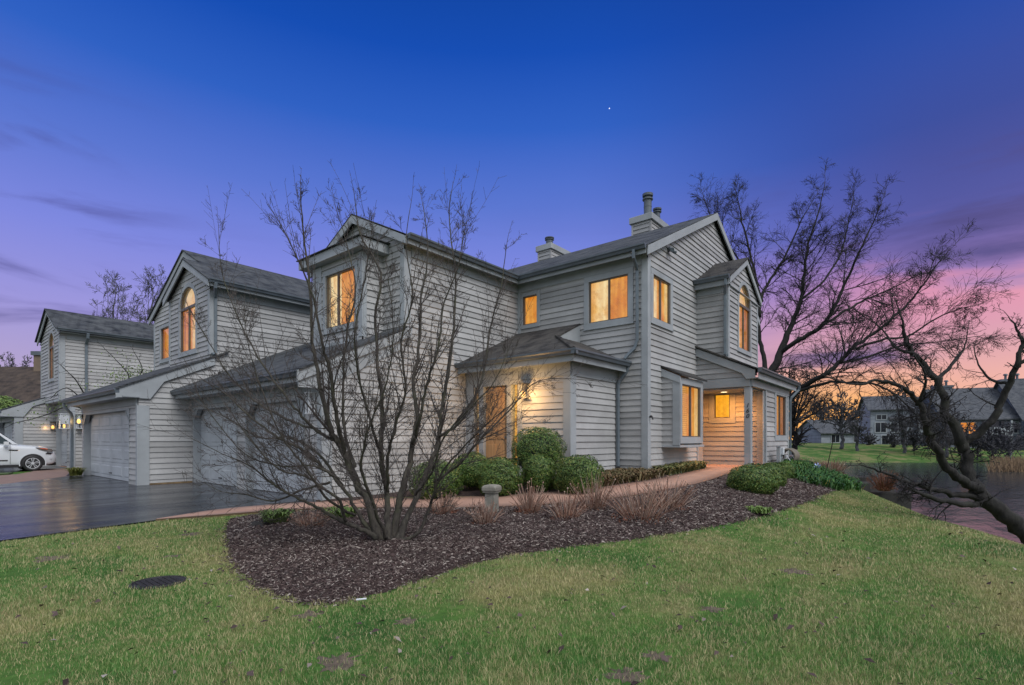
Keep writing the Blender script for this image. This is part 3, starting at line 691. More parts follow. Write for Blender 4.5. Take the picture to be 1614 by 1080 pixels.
b2.box(t,16.69,16.84,3.8,5.72,0,th); S2.box(t,6.1,6.24,3.8,5.72,0,th); b2.box(t,20.07,20.2,3.8,6.0,0,th); r2.box(t,23.42,23.58,3.7,5.8,0,th)
t.build_each('corner_board',M['trim'],H2,bevel=.004)
t=MB(); g2.box(t,16.75,23.0,2.2,2.58,0,.045); S2.box(t,6.3,12.9,5.58,5.92,0,.045); t.build_each('frieze_board',M['frieze'],H2,bevel=.004)
t=MB()
rake(P('F',5.98),[(16.42,5.98),(18.45,6.98),(20.35,6.02)],.22,.02,.06)
rake(r2,[(18.6,7.06),(20.1,7.80),(23.85,5.96)],.22,.1,.14)
rake(S2,[(3.78,2.60),(6.2,3.735)],.24,.05,.09); S2.prism(t,[(3.78,2.62),(3.78,2.38),(4.56,2.38),(4.9,2.9)],.0502,.089)
t.build_each('rake_board',M['trim'],H2,bevel=.004)
t=MB(); t.box(3.92,4.3,16.6,23.05,2.40,2.43); t.box(3.88,3.92,16.65,23.05,2.38,2.58); t.box(5.98,13,16.42,16.73,5.82,5.85); t.box(5.98,13,16.40,16.42,5.78,5.94); t.build_each('soffit',M['frieze'],H2)
r=MB()
slab(r,[(5.9,16.34,5.96),(5.9,18.45,7.02),(6.42,18.45,7.02),(6.42,20.1,7.83),(14,20.1,7.83),(14,16.34,5.96)][::-1])
slab(r,[(6.42,20.1,7.83),(6.42,23.9,5.98),(14,23.9,5.98),(14,20.1,7.83)][::-1])
slab(r,[(5.9,18.45,7.02),(5.9,20.4,6.04),(6.6,20.4,6.04),(6.6,18.45,7.02)])
slab(r,[(3.78,16.6,2.64),(3.78,23.1,2.64),(6.6,23.1,3.97),(6.6,16.6,3.97)][::-1])
slab(r,[(6.6,16.9,3.97),(6.6,23.6,3.97),(7.6,23.6,4.44),(7.6,16.9,4.44)])
r.build_each('roof',M['roof'],H2)
gutter(H2,(3.86,16.64,2.62),(3.86,23.12,2.62),(-1,0,0)); gutter(H2,(5.95,16.40,5.99),(13,16.40,5.99),(0,-1,0))
downspout(H2,[(6.1,16.33,5.88),(6.1,16.36,5.74),(6.22,16.66,5.52),(6.22,16.67,5.4),(6.22,16.67,3.86),(6.1,16.6,3.8)],False,.055)
downspout(H2,[(3.80,23.05,2.5),(3.80,23.05,2.38),(3.98,23.02,2.16),(4.0,23.0,2.05),(4.0,23.0,.1)],True,.055)
sash_window(H2,b2,17.81,19.16,4.1,5.5,(18.48,),.13,('g_pale','g_amber','g_pale'),arch=.64)
sash_window(H2,r2,21.88,22.79,4.29,5.46,(),.12,('g_amber',))
garage_door(H2,g2,17.49,22.75,.03,2.10,.16,4,.3)
lantern(H2,g2,22.92,1.95,3.5,.08,.3)
t=MB(); S2.box(t,4.36,6.0,-.1,.055,-.02,.03); t.build('sill_timber',M['wood'],H2)
t=MB(); t.box(4.25,4.28,22.84,22.91,1.35,1.52); t.build('keypad',M['pvc'],H2)
# ------------------------------------------------------------------ FAR TOWNHOUSE OF THE ROW
H3=thing('townhouse','farthest grey townhouse of the row, right behind the parked white car','townhouse',(5,28.9,0))
u3=P('F',4.63); S3=P('R',32.0); T3=P('R',28.9); g3=P('F',5.0); q3=P('F',3.6)
m=MB()
siding(m,u3,[(28.9,2.95),(33.0,2.95),(33.0,5.95),(30.95,7.0),(28.9,5.95)],arch_holes(29.95,31.15,3.95,5.4,.66))
siding(m,T3,[(4.63,2.95),(13,2.95),(13,5.95),(4.63,5.95)]); siding(m,T3,[(5.0,0),(13,0),(13,2.95),(5.0,2.95)])
m.box(4.9,12,29.0,32.9,2.97,5.8)
m.box(4.64,5.2,28.95,32.9,2.93,2.96)
siding(m,g3,[(28.9,0),(32,0),(32,2.95),(28.9,2.95)],[(29.52,31.86,-.1,2.14)]); m.box(5.45,12,28.95,38,0,2.9)
siding(m,S3,[(3.6,0),(5.4,0),(5.4,3.35),(3.6,2.52)]); siding(m,q3,[(32,0),(38.5,0),(38.5,2.55),(32,2.55)],[(32.65,37.2,-.1,2.14)])
m.box(4.0,8,32.1,38.4,0,2.5)
m.build('wall',M['siding'],H3)
t=MB(); u3.box(t,28.86,29.02,2.95,5.7,0,th); T3.box(t,4.63,4.8,2.95,5.7,0,th); u3.box(t,32.9,33.04,2.95,5.7,0,th); S3.box(t,3.6,3.85,0,2.3,0,th); q3.box(t,31.96,32.1,0,2.3,0,th); g3.box(t,28.86,29.0,0,2.9,0,th); T3.box(t,5.0,5.14,0,2.9,0,th); u3.box(t,28.9,33,2.9,2.98,-.3,.03)
t.build_each('corner_board',M['trim'],H3,bevel=.004)
t=MB(); T3.box(t,4.85,12.9,5.58,5.92,0,.045); q3.box(t,32,38.4,2.2,2.5,0,.045); t.build_each('frieze_board',M['frieze'],H3)
t=MB(); rake(u3,[(28.6,5.96),(30.95,7.12),(33.3,5.96)],.22,.1,.14); rake(S3,[(3.1,2.52),(4.7,3.25)],.24,.05,.09); S3.prism(t,[(3.1,2.54),(3.1,2.28),(3.86,2.28),(4.2,2.82)],.0502,.089); t.build_each('rake_board',M['trim'],H3,bevel=.004)
r=MB()
slab(r,[(4.42,28.52,5.96),(13,28.52,5.96),(13,30.95,7.16),(4.42,30.95,7.16)]); slab(r,[(4.42,30.95,7.16),(13,30.95,7.16),(13,33.38,5.96),(4.42,33.38,5.96)])
slab(r,[(3.1,31.9,2.56),(5.2,31.9,3.5),(5.2,38.6,3.5),(3.1,38.6,2.56)]); slab(r,[(5.2,33.0,3.5),(9,33.0,5.2),(9,38.6,5.2),(5.2,38.6,3.5)])
r.build_each('roof',M['roof'],H3)
gutter(H3,(4.5,28.58,5.99),(12.9,28.58,5.99),(0,-1,0)); gutter(H3,(3.14,31.9,2.55),(3.14,38.6,2.55),(-1,0,0))
t=MB(); t.box(4.6,13,28.6,28.9,5.82,5.85); t.box(3.16,3.6,32,38.5,2.3,2.33); t.build_each('soffit',M['frieze'],H3)
downspout(H3,[(5.5,28.5,5.88),(5.5,28.55,5.7),(5.5,28.82,5.45),(5.5,28.83,5.3),(5.5,28.83,3.0)],False,.07)
sash_window(H3,u3,29.98,31.12,3.98,5.4,(30.55,),.12,('g_pale','g_amber','g_pale'),arch=.62)
garage_door(H3,g3,29.57,31.81,.03,2.1,.16,3); garage_door(H3,q3,32.7,37.15,.03,2.1,.16,4)
glass_lantern(H3,g3,29.22,2.05,.15,.6); lantern(H3,g3,31.93,1.9,2,.09,.34); glass_lantern(H3,T3,5.32,2.05,.16,.6,False)
# ------------------------------------------------------------------ BROWN HOUSE BEYOND THE ROW, HOUSES ACROSS THE POND
def gable_house(name,label,c,rz,L,Wd,he,hr,wallm,roofm,wins,chims=(),cat='house',group=None,storeys=(),balc=()):
    """ridge along local x; front faces local -y"""
    o=thing(name,label,cat,c,group,rz)
    base=parent_world(o)
    def bl(mb,nm,mat,par): 
        mb.v=[tuple(base@Vector(p)) for p in mb.v]; return mb.build(nm,mat,par)
    m=MB(); fr=P('R',-Wd/2)
    siding(m,fr,[(-L/2,-2),(L/2,-2),(L/2,he),(-L/2,he)]); siding(m,P('F',-L/2),[(-Wd/2,-2),(Wd/2,-2),(Wd/2,he),(0,hr-.1),(-Wd/2,he)])
    m.box(-L/2+.05,L/2,-Wd/2+.05,Wd/2,-2,he-.05)
    m.prism([(L/2,-Wd/2,he),(L/2,Wd/2,he),(L/2,0,hr-.1)],(-.05,0,0))
    bl(m,'wall',wallm,o)
    r=MB(); k=(hr-he)/(Wd/2); e=.5
    slab(r,[(-L/2-.4,-Wd/2-e,he-k*e),(L/2+.4,-Wd/2-e,he-k*e),(L/2+.4,0,hr),(-L/2-.4,0,hr)],.15); slab(r,[(-L/2-.4,0,hr),(L/2+.4,0,hr),(L/2+.4,Wd/2+e,he-k*e),(-L/2-.4,Wd/2+e,he-k*e)],.15)
    bl(r,'roof',roofm,o)
    for (x,z,w,h,lit) in wins:
        f=MB(); 
        for bx in ((x-w/2-.12,x+w/2+.12,z-.12,z),(x-w/2-.12,x+w/2+.12,z+h,z+h+.12),(x-w/2-.12,x-w/2,z,z+h),(x+w/2,x+w/2+.12,z,z+h),(x-.04,x+.04,z,z+h)): fr.box(f,*bx,.0,.09)
        wo=bl(f,'window',M['trim'],o)
        q=MB(); fr.box(q,x-w/2,x+w/2,z,z+h,.03,.05); bl(q,'pane',M['g_amber'] if lit else M['pane_dark'],wo)
    for (x,z,w,h) in balc:
        b=MB(); fr.box(b,x-w/2,x+w/2,z-.15,z,.02,1.6); fr.box(b,x-w/2,x+w/2,z+.05,z+1,1.5,1.58); fr.box(b,x-w/2,x-w/2+.15,z-2.5,z+h,1.4,1.6); fr.box(b,x+w/2-.15,x+w/2,z-2.5,z+h,1.4,1.6)
        bo=bl(b,'balcony',M['trim'],o); q=MB(); fr.box(q,x-w/2+.2,x+w/2-.2,z,z+h,.02,.06); bl(q,'balcony_door',M['pane_dark'],bo)
    for (x,y,w,h) in chims:
        b=MB(); b.box(x-w/2,x+w/2,y-.6,y+.6,he,hr+h); co=bl(b,'chimney',wallm,o)
        b=MB(); b.box(x-w/2-.12,x+w/2+.12,y-.72,y+.72,hr+h,hr+h+.3)
        for s in (-.25,.25): b.lathe((x+w*s,y,hr+h+.3),[(.14,0),(.14,.5),(.28,.55),(.2,.75)],8)
        bl(b,'chimney_cap',M['gutter'],co)
    return o
M['pane_dark']=simple('dark_pane',(.02,.024,.03),.12)
M['fwall']=paint('hazed_siding',(.13,.155,.19)); M['fwall2']=paint('hazed_pale_siding',(.24,.27,.31)); M['bwall']=paint('brown_siding',(.17,.125,.09))  # distance haze put into the two far wall colours as blue-grey
M['froof']=shingle('hazed_shingles',(.075,.085,.10),(.11,.12,.14))  # pale blue-grey haze put into the far roof colour
c=W(10,700,40); gable_house('house','low brown house with a wide shingled roof behind the far townhouse',(c.x,c.y,0),math.radians(-50),16,12,2.8,6.9,M['bwall'],M['broof'],[(-3,1,1.4,1.2,0),(3,1,1.4,1.2,0)],[(3.2,0,1.1,.8)])
def across(px,D,L,**k):
    c=W(px,700,D); z=-1.5+2.05*ss(44,74,D)-.2
    return gable_house(c=(c.x,c.y,z),L=L,**k)
rzb=math.radians(-50.4)
FG='townhouses across the pond'
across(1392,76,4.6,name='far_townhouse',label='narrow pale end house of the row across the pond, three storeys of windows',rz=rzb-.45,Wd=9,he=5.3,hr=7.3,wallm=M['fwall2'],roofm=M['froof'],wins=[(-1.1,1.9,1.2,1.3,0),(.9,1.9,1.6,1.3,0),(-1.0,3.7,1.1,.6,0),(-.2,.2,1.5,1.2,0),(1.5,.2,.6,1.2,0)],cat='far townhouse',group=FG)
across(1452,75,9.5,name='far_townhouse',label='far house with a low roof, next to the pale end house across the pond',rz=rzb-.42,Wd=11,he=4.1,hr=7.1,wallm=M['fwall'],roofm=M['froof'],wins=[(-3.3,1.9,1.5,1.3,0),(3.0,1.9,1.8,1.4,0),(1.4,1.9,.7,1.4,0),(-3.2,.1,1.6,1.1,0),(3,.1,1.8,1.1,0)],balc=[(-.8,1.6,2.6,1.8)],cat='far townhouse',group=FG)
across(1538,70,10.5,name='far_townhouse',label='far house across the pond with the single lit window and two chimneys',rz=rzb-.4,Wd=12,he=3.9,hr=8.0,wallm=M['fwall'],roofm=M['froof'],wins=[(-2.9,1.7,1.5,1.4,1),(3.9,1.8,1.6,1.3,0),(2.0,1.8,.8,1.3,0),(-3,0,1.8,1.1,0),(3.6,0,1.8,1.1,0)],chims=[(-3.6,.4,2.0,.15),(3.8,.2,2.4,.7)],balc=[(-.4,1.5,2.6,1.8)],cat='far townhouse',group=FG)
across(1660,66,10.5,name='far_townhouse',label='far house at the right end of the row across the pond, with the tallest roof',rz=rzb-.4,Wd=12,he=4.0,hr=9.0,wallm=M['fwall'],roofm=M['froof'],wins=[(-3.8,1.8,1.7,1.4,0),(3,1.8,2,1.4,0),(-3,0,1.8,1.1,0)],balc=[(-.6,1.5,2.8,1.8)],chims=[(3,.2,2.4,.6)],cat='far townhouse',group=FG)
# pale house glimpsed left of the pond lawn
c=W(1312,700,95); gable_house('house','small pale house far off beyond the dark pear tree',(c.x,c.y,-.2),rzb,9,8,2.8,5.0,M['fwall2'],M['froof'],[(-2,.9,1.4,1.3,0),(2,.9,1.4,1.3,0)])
# ------------------------------------------------------------------ GROUND
def st(o,kind='structure'): o['kind']=kind; return o
rings=[0.0]; rr_=.35
while rr_<460: rings.append(rr_); rr_*=1.035 if rr_<90 else 1.12
NA=300; V=[]; F=[]
for i,r_ in enumerate(rings):
    for j in range(NA):
        a=2*math.pi*j/NA; u,v=r_*math.cos(a),r_*math.sin(a)
        V.append((u,v,gz(u,v)))
for i in range(len(rings)-1):
    for j in range(NA): F.append((i*NA+j,i*NA+(j+1)%NA,(i+1)*NA+(j+1)%NA,(i+1)*NA+j))
st(np_mesh('lawn',V,F,M['lawn'],smooth=True))
st(MB().add([(8,-60,-1.12),(90,-60,-1.12),(90,14,-1.12),(8,14,-1.12)],[(0,1,2,3)]).build('pond_water',M['water']))
DRIVE=[(-9,6.6),(.87,8.96),(2.63,9.35),(4.5,9.25),(5.66,9.7),(5.98,9.7),(5.98,16.7),(4.65,16.7),(4.65,23.0),(3.9,22.7),(1.94,19.96),(0,18.6),(-9,14)]
st(MB().prism([(a,b,.022) for a,b in DRIVE],(0,0,-.3)).build('driveway',M['asphalt']))
PAVE=[(-9,14),(0,18.6),(1.94,19.96),(3.86,22.5),(5.3,22.6),(5.3,29),(3.9,29),(3.5,27),(2.9,25.4),(1.5,24.3),(-9,19)]
st(MB().prism([(a,b,.018) for a,b in PAVE],(0,0,-.3)).build('paved_strip',M['paver']))
st(MB().prism([(a,b,.012) for a,b in ((-9,26.2),(2.6,26.6),(3.9,29),(5.0,29),(5.0,32),(3.6,32),(3.6,38),(-9,38))],(0,0,-.3)).build('driveway',M['asphalt']))
def resample(P,n):
    P=[Vector((*p,0)) if len(p)==2 else Vector(p) for p in P]; L=[0]
    for a,b in zip(P,P[1:]): L.append(L[-1]+(b-a).length)
    out=[]
    for i in range(n):
        t=L[-1]*i/(n-1); k=max(j for j in range(len(L)) if L[j]<=t+1e-9); k=min(k,len(P)-2)
        f=(t-L[k])/max(1e-9,L[k+1]-L[k]); out.append(P[k].lerp(P[k+1],f))
    return out
def smooth(P,it=2):
    for _ in range(it):
        Q=[P[0]]
        for a,b in zip(P,P[1:]): Q+= [tuple(.75*x+.25*y for x,y in zip(a,b)),tuple(.25*x+.75*y for x,y in zip(a,b))]
        P=Q+[P[-1]]
    return P
def ruled(name,A,B,mat,n,k,dz,mound=0,jit=0,thick=0):
    A=resample(A,n); B=resample(B,n); V=[];F=[]
    for i in range(n):
        for j in range(k):
            f=j/(k-1); p=A[i].lerp(B[i],f)
            if jit and j in (0,): p+= Vector((R.uniform(-jit,jit),R.uniform(-jit,jit),0))
            z=gz(p.x,p.y)+(dz*min(1,f*9)-.012*(f==0) if mound else dz)+mound*math.sin(math.pi*f)*(1-.4*abs(2*i/(n-1)-1))+ (R.uniform(-1,1)*jit*.25)
            V.append((p.x,p.y,z))
    for i in range(n-1):
        for j in range(k-1): F.append((i*k+j,(i+1)*k+j,(i+1)*k+j+1,i*k+j+1))
    if thick:
        o=len(V); V+=[(x,y,z-thick) for x,y,z in V[:o]]
        for j in (0,k-1):
            for i in range(n-1): F.append((i*k+j,(i+1)*k+j,(i+1)*k+j+o,i*k+j+o))
    return np_mesh(name,V,F,mat,smooth=not thick)
PN=smooth([(2.63,9.35),(3.4,9.12),(4.25,8.95),(4.93,8.55),(5.6,7.6),(6.2,6.25),(6.84,5.3),(7.58,4.6),(8.28,4.1),(9.4,3.75),(11.2,3.8),(13.25,3.95),(15.1,4.0)])
PF=smooth([(2.66,9.40),(3.7,9.9),(4.76,9.76),(5.36,9.6),(6.2,8.5),(7.03,6.86),(7.92,5.71),(8.85,5.05),(10.25,4.89),(12.01,4.91),(14.05,4.95),(15.1,5.2)])
st(ruled('walkway',PN,PF,M['path'],70,4,.035,thick=.12))
BED=smooth([(3.1,7.9),(2.66,6.8),(2.21,5.56),(2.0,4.74),(1.95,4.08),(2.01,3.72),(2.2,3.52),(2.85,3.55),(3.98,3.69),(4.79,3.46),(5.39,3.14),(5.9,2.81),(6.64,2.46),(7.44,2.14),(8.5,1.92),(9.94,1.8),(11.5,1.75),(13.5,1.72),(15.2,1.9)])
BEDIN=smooth([(3.35,8.4),(3.6,8.6),(4.2,8.7),(4.9,8.3),(5.5,7.6),(6.1,6.3),(6.75,5.3),(7.5,4.55),(8.2,4.05),(9.4,3.7),(11.2,3.75),(13.25,3.9),(15.3,3.9),(20,3.9)])
bed_o=st(ruled('mulch_bed',BED,BEDIN,M['mulch'],160,26,.02,.05,.03))
from mathutils.bvhtree import BVHTree
bed_t=BVHTree.FromPolygons([tuple(v.co) for v in bed_o.data.vertices],[tuple(p.vertices) for p in bed_o.data.polygons])
st(ruled('mulch_bed',[(5.5,9.72),(6.4,8.6),(7.15,6.95),(8.0,5.8),(8.9,5.15),(10.25,4.97),(12.0,4.98),(14.05,5.0),(15.4,5.3)],[(5.64,9.8),(9.8,9.8),(9.9,6.4),(11.9,6.4),(12.1,5.6),(15.5,5.6)],M['mulch'],80,16,.025,.02,.02))
def pnpoly(X,Y,poly):
    ins=np.zeros(X.shape,bool); n=len(poly)
    for i in range(n):
        x0,y0=poly[i][:2]; x1,y1=poly[(i+1)%n][:2]
        if y0==y1: continue
        c=((y0>Y)!=(y1>Y))&(X<(x1-x0)*(Y-y0)/(y1-y0)+x0); ins^=c
    return ins
rng=np.random.default_rng(11)
gzv=np.vectorize(gz); crv=np.vectorize(crest)
BEDPOLY=[tuple(p[:2]) for p in BED]+[tuple(p[:2]) for p in BEDIN[::-1]]
PATHPOLY=[tuple(p[:2]) for p in PN]+[tuple(p[:2]) for p in PF[::-1]]
HOUSE=[(5.4,9.9),(6.2,8.4),(7.1,6.8),(8.9,4.95),(15,4.9),(15,4),(30,4),(30,40),(5,40)]
BARE=[]
for (px,py,D,wp_) in ((80,884,5.5,34),(485,976,3.75,26),(530,1042,2.98,48),(985,1062,2.86,40),(1035,1030,3.1,30),(1250,905,5.0,30),(270,880,5.6,18),(640,985,3.62,22),(1120,960,3.95,24),(300,845,6.9,20)):
    q=W(px,py,D); BARE.append((q.x,q.y,wp_/810*D))
    n_=25; m=MB(); r_=wp_/810*D*.75
    P0=[(q.x+r_*math.cos(a)*(f_:=R.uniform(.4,1.35)),q.y+r_*math.sin(a)*f_) for a in np.linspace(0,2*math.pi,n_+1)[:-1]]
    m.add([(x,y,gz(x,y)+.001) for x,y in P0]+[(q.x,q.y,gz(q.x,q.y)+.009)],[(i,(i+1)%n_,n_) for i in range(n_)])
    st(m.build('bare_soil',M['thatch']))
# --- grass blades on the near lawn
def grass(n,dmin,dmax,amin,amax,hh,ww,name,test=True,pw=1.0):
    D=dmin*(dmax/dmin)**(rng.random(n)**pw); t=rng.uniform(amin,amax,n)
    X=D*(CT+ST*t); Y=D*(ST-CT*t)
    jit=np.sin(X*9.1+Y*4.3)*.05+np.sin(X*23-Y*17)*.03
    keep=~pnpoly(X+jit,Y+jit,BEDPOLY)&~pnpoly(X,Y,DRIVE)&~pnpoly(X,Y,PATHPOLY)&~pnpoly(X,Y,HOUSE)
    keep&=((X-1.52)**2+(Y-5.34)**2>.2**2)
    for (bx,by,br) in BARE: keep&=~((((X-bx)**2+(Y-by)**2)<(br*(1+.35*np.sin(7*np.arctan2(Y-by,X-bx))))**2)&(rng.random(n)<.62))
    # worn patches
    wn=np.sin(X*1.7+np.sin(Y*2.3)*1.5)*np.sin(Y*1.9+np.sin(X*1.3)*1.7)
    keep&=~((wn>.75)&(rng.random(n)<.75))
    X,Y,D=X[keep],Y[keep],D[keep]; Z=gzv(X,Y); cr=crv(X,Y); k=cr<3.2; X,Y,Z,D=X[k],Y[k],Z[k],D[k]; m=len(X)
    H=hh*rng.uniform(.45,1.25,m)*(1+.35*np.sin(X*2.1)*np.sin(Y*2.7)); Wd=ww*rng.uniform(.6,1.3,m)*np.clip(D/4,.8,2.6); A=rng.uniform(0,2*np.pi,m); L=H*rng.uniform(.1,1.0,m); B=rng.uniform(0,2*np.pi,m)
    dx,dy=np.cos(A)*Wd/2,np.sin(A)*Wd/2; lx,ly=np.cos(B)*L,np.sin(B)*L
    V=np.empty((m,5,3))
    V[:,0]=np.c_[X-dx,Y-dy,Z-.006]; V[:,1]=np.c_[X+dx,Y+dy,Z-.006]
    V[:,2]=np.c_[X+dx*.8+lx*.35,Y+dy*.8+ly*.35,Z+H*.6]; V[:,3]=np.c_[X-dx*.8+lx*.35,Y-dy*.8+ly*.35,Z+H*.6]; V[:,4]=np.c_[X+lx,Y+ly,Z+H]
    i=np.arange(m)[:,None]*5
    F=np.concatenate([i+[0,1,2],i+[0,2,3],i+[3,2,4]])
    o=np_mesh(name,V.reshape(-1,3),F,M['grass']); return o
tag(grass(520000,2.1,14.5,-1.35,1.3,.030,.0032,'grass',pw=.85),'short green and straw-coloured lawn grass in front of the beds','grass',kind='stuff')
# little lawn island by the far drive
st(MB().prism([(a,b,.05) for a,b in ((-7,19.2),(1.4,24.5),(2.7,25.5),(2.9,26.3),(-7,25.6))],(0,0,-.2)).build('lawn',M['moss']))
# --- dead leaves and twigs dropped on the lawn
n=420; D=2.4*(10/2.4)**rng.random(n); tt=rng.uniform(-1.1,1.05,n); X=D*(CT+ST*tt); Y=D*(ST-CT*tt); k=~pnpoly(X,Y,DRIVE)&~pnpoly(X,Y,PATHPOLY)&~pnpoly(X,Y,HOUSE)&(crv(X,Y)<.5); X,Y=X[k],Y[k]; m_=len(X)
c_=np.c_[X,Y,gzv(X,Y)+.03]; A=rng.uniform(0,6.28,m_); s_=rng.uniform(.012,.034,m_)[:,None]; a_=np.c_[np.cos(A),np.sin(A),rng.normal(0,.3,m_)]*s_; b_=np.c_[-np.sin(A),np.cos(A),rng.normal(0,.4,m_)]*s_*.55
V=np.stack([c_-a_,c_-b_*1.0+[0,0,.006],c_+a_,c_+b_+[0,0,.008]],1)
tag(np_mesh('fallen_leaves',V.reshape(-1,3),np.arange(m_)[:,None]*4+[0,1,2,3],M['chip']),'small brown dead leaves scattered over the lawn','leaves',kind='stuff')
# --- mulch chips
def chips(n,poly,bb,name,size,dz,prob=None):
    X=rng.uniform(bb[0],bb[1],n); Y=rng.uniform(bb[2],bb[3],n); D=X*CT+Y*ST
    jj=rng.normal(0,.04,n)+rng.exponential(.08,n)*(rng.random(n)<.35); an=rng.uniform(0,6.28,n); k=pnpoly(X+jj*np.cos(an),Y+jj*np.sin(an),poly)&(rng.random(n)<np.clip((6.0/D)**1.2,0,1)); X,Y,D=X[k],Y[k],D[k]; m=len(X)
    Z=np.array([(h[0].z if (h:=bed_t.ray_cast(Vector((x,y,3)),Vector((0,0,-1))))[0] is not None else gz(x,y)) for x,y in zip(X,Y)])+rng.uniform(.002,.026,m)
    A=rng.uniform(0,2*np.pi,m); L=size*rng.uniform(.4,1.5,m)**1.3*np.clip(D/5,1,1.8); Wd=L*rng.uniform(.14,.34,m); T=rng.normal(0,.3,m)
    ax=np.c_[np.cos(A)*np.cos(T),np.sin(A)*np.cos(T),np.sin(T)]; bx=np.c_[-np.sin(A),np.cos(A),rng.normal(0,.35,m)]; c=np.c_[X,Y,Z]
    la,wb=ax*L[:,None]/2,bx*Wd[:,None]/2; up=np.array([0,0,.006])
    V=np.stack([c-la-wb*.6,c+la-wb*.8,c+la*1.1+wb*.7,c-la*.9+wb,c-la*.7+up+rng.normal(0,.003,(m,3)),c+la*.8+up],1)
    i=np.arange(m)[:,None]*6
    F=np.concatenate([i+[0,1,5,4],i+[1,2,3,5],i+[4,5,3,0]])
    return np_mesh(name,V.reshape(-1,3),F,M['chip'])
tag(chips(360000,BEDPOLY,(1.8,16,1.6,8.8),'mulch_chips',.026,.042),'dark brown shredded bark chips covering the planting bed','mulch',kind='stuff')
# --- retaining edge by the water
for k,(px,py,D) in enumerate([(1345,750,17.2),(1374,759,15.8),(1404,775,14.2)]):
    c=W(px,py,D); m=MB(); L=(.85,.75,.6)[k]; n=10
    pts=[]
    for j in range(n):
        a=2*math.pi*j/n; pts.append((c.x+(L*math.cos(a)*ST)*R.uniform(.8,1.1)+L*.3*math.sin(a)*CT,c.y-L*math.cos(a)*CT*R.uniform(.8,1.1)+L*.3*math.sin(a)*ST,c.z-.02+R.uniform(-.03,.03)))
    m.prism(pts,(R.uniform(-.1,.1),R.uniform(-.1,.1),-.5)); o=m.build('rock',M['rock'],bevel=.05)
    tag(o,['flat dark rock under the red shrub, farthest of the bank rocks','dark rock slab beside the rust-red shrub at the pond bank','dark rock at the foot of the strap-leaved plants','','' ][k],'rock',group='dark rocks along the pond bank')
# --- manhole cover
mh=MB(); mh.lathe((1.52,5.34,0),[(.215,-.02),(.215,.010),(.198,.012),(.195,.005),(.18,.005)],36)
for i in range(-4,5):
    for j in range(-4,5):
        x,y=i*.044,j*.044
        if x*x+y*y<.165**2: mh.box(1.52+x-.014,1.52+x+.014,5.34+y-.014,5.34+y+.014,.004,.014)
tag(mh.build('manhole_cover',M['iron']),'round dark iron manhole cover set in the lawn','manhole cover')
# --- stone path post
p=W(775,806,8.2); pz=gz(p.x,p.y); t=thing('path_post','short weathered stone post with a wider cap beside the walkway','post',(p.x,p.y,pz))
def sq(mb,c,prof,rz=.3):
    vs=[]
    for h,z in prof:
        for j in range(4):
            a=rz+math.pi/4+j*math.pi/2; vs.append((c[0]+h*1.414*math.cos(a),c[1]+h*1.414*math.sin(a),c[2]+z))
    k=len(prof); mb.add(vs,[(i*4+j,i*4+(j+1)%4,i*4+4+(j+1)%4,i*4+4+j) for i in range(k-1) for j in range(4)]+[(0,1,2,3),tuple(range(4*k-4,4*k))])
m=MB(); sq(m,(p.x,p.y,pz),[(.095,-.1),(.085,.36)]); m.build('shaft',M['stone'],t,bevel=.012)
m=MB(); sq(m,(p.x,p.y,pz),[(.10,.361),(.125,.385),(.125,.45),(.10,.475),(.04,.485)]); m.build('cap',M['stone'],t,bevel=.012)
# --- planter by the door
p=W(798,735,11.3); t=thing('birdbath','small pale stone birdbath standing between the door and the tallest round shrub','birdbath',(p.x,p.y,.3))
m=MB(); m.lathe((p.x,p.y,.3),[(.16,-.1),(.16,.04),(.07,.1),(.06,.34),(.09,.42)],16); m.build('pedestal',M['stone'],t,smooth=False)
m=MB(); m.lathe((p.x,p.y,.3),[(.09,.42),(.22,.50),(.26,.56),(.235,.56),(.15,.50),(.02,.48)],20); m.build('bowl',M['stone'],t)
# ------------------------------------------------------------------ SHRUBS
def leafball(name,c,rx,ry,rz,n,size,label,group,cat='shrub',mat='box',flat=.0,seed=1):
    """clipped shrub: dark inside, thousands of small leaves in a shell"""
    g=np.random.default_rng(seed); c=np.array(c); t=thing(name,label,cat,tuple(c-np.array([0,0,rz*.82])),group)
    d=g.normal(size=(n,3)); d/=np.linalg.norm(d,axis=1)[:,None]; d=d[d[:,2]>-.75]; n=len(d)
    sp=np.array([rx,ry,rz])
    wob=1+.035*np.sin(d[:,0]*7+seed)+.035*np.sin(d[:,1]*8+d[:,2]*6+seed*2)+.03*np.sin(d[:,2]*13+d[:,0]*9)
    r=(1-.2*g.random(n)**2.2+ (g.random(n)<.06)*g.random(n)*.07)*wob
    r=r/((np.abs(d)**2.3).sum(1)**(1/2.3))*.99
    p=c+d*sp*r[:,None]
    nrm=d/sp; nrm/=np.linalg.norm(nrm,axis=1)[:,None]; nrm=nrm+g.normal(0,.38,(n,3)); nrm/=np.linalg.norm(nrm,axis=1)[:,None]
    a=np.cross(nrm,g.normal(size=(n,3))); a/=np.linalg.norm(a,axis=1)[:,None]; b=np.cross(nrm,a)
    s=size*g.uniform(.6,1.3,n)[:,None]
    V=np.stack([p-a*s,p-b*s*.5,p+a*s,p+b*s*.5],1); i=np.arange(n)[:,None]*4
    np_mesh('foliage',V.reshape(-1,3),i+[0,1,2,3],M[mat],t)
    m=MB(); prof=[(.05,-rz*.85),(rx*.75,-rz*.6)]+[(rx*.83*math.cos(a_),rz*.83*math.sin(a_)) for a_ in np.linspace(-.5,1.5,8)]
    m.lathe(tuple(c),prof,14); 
    o=m.build('dark_core',M['box_core'],t)  # near-black solid core stands in for shade between the leaves
    return t
GB='clipped round boxwoods by the entry'
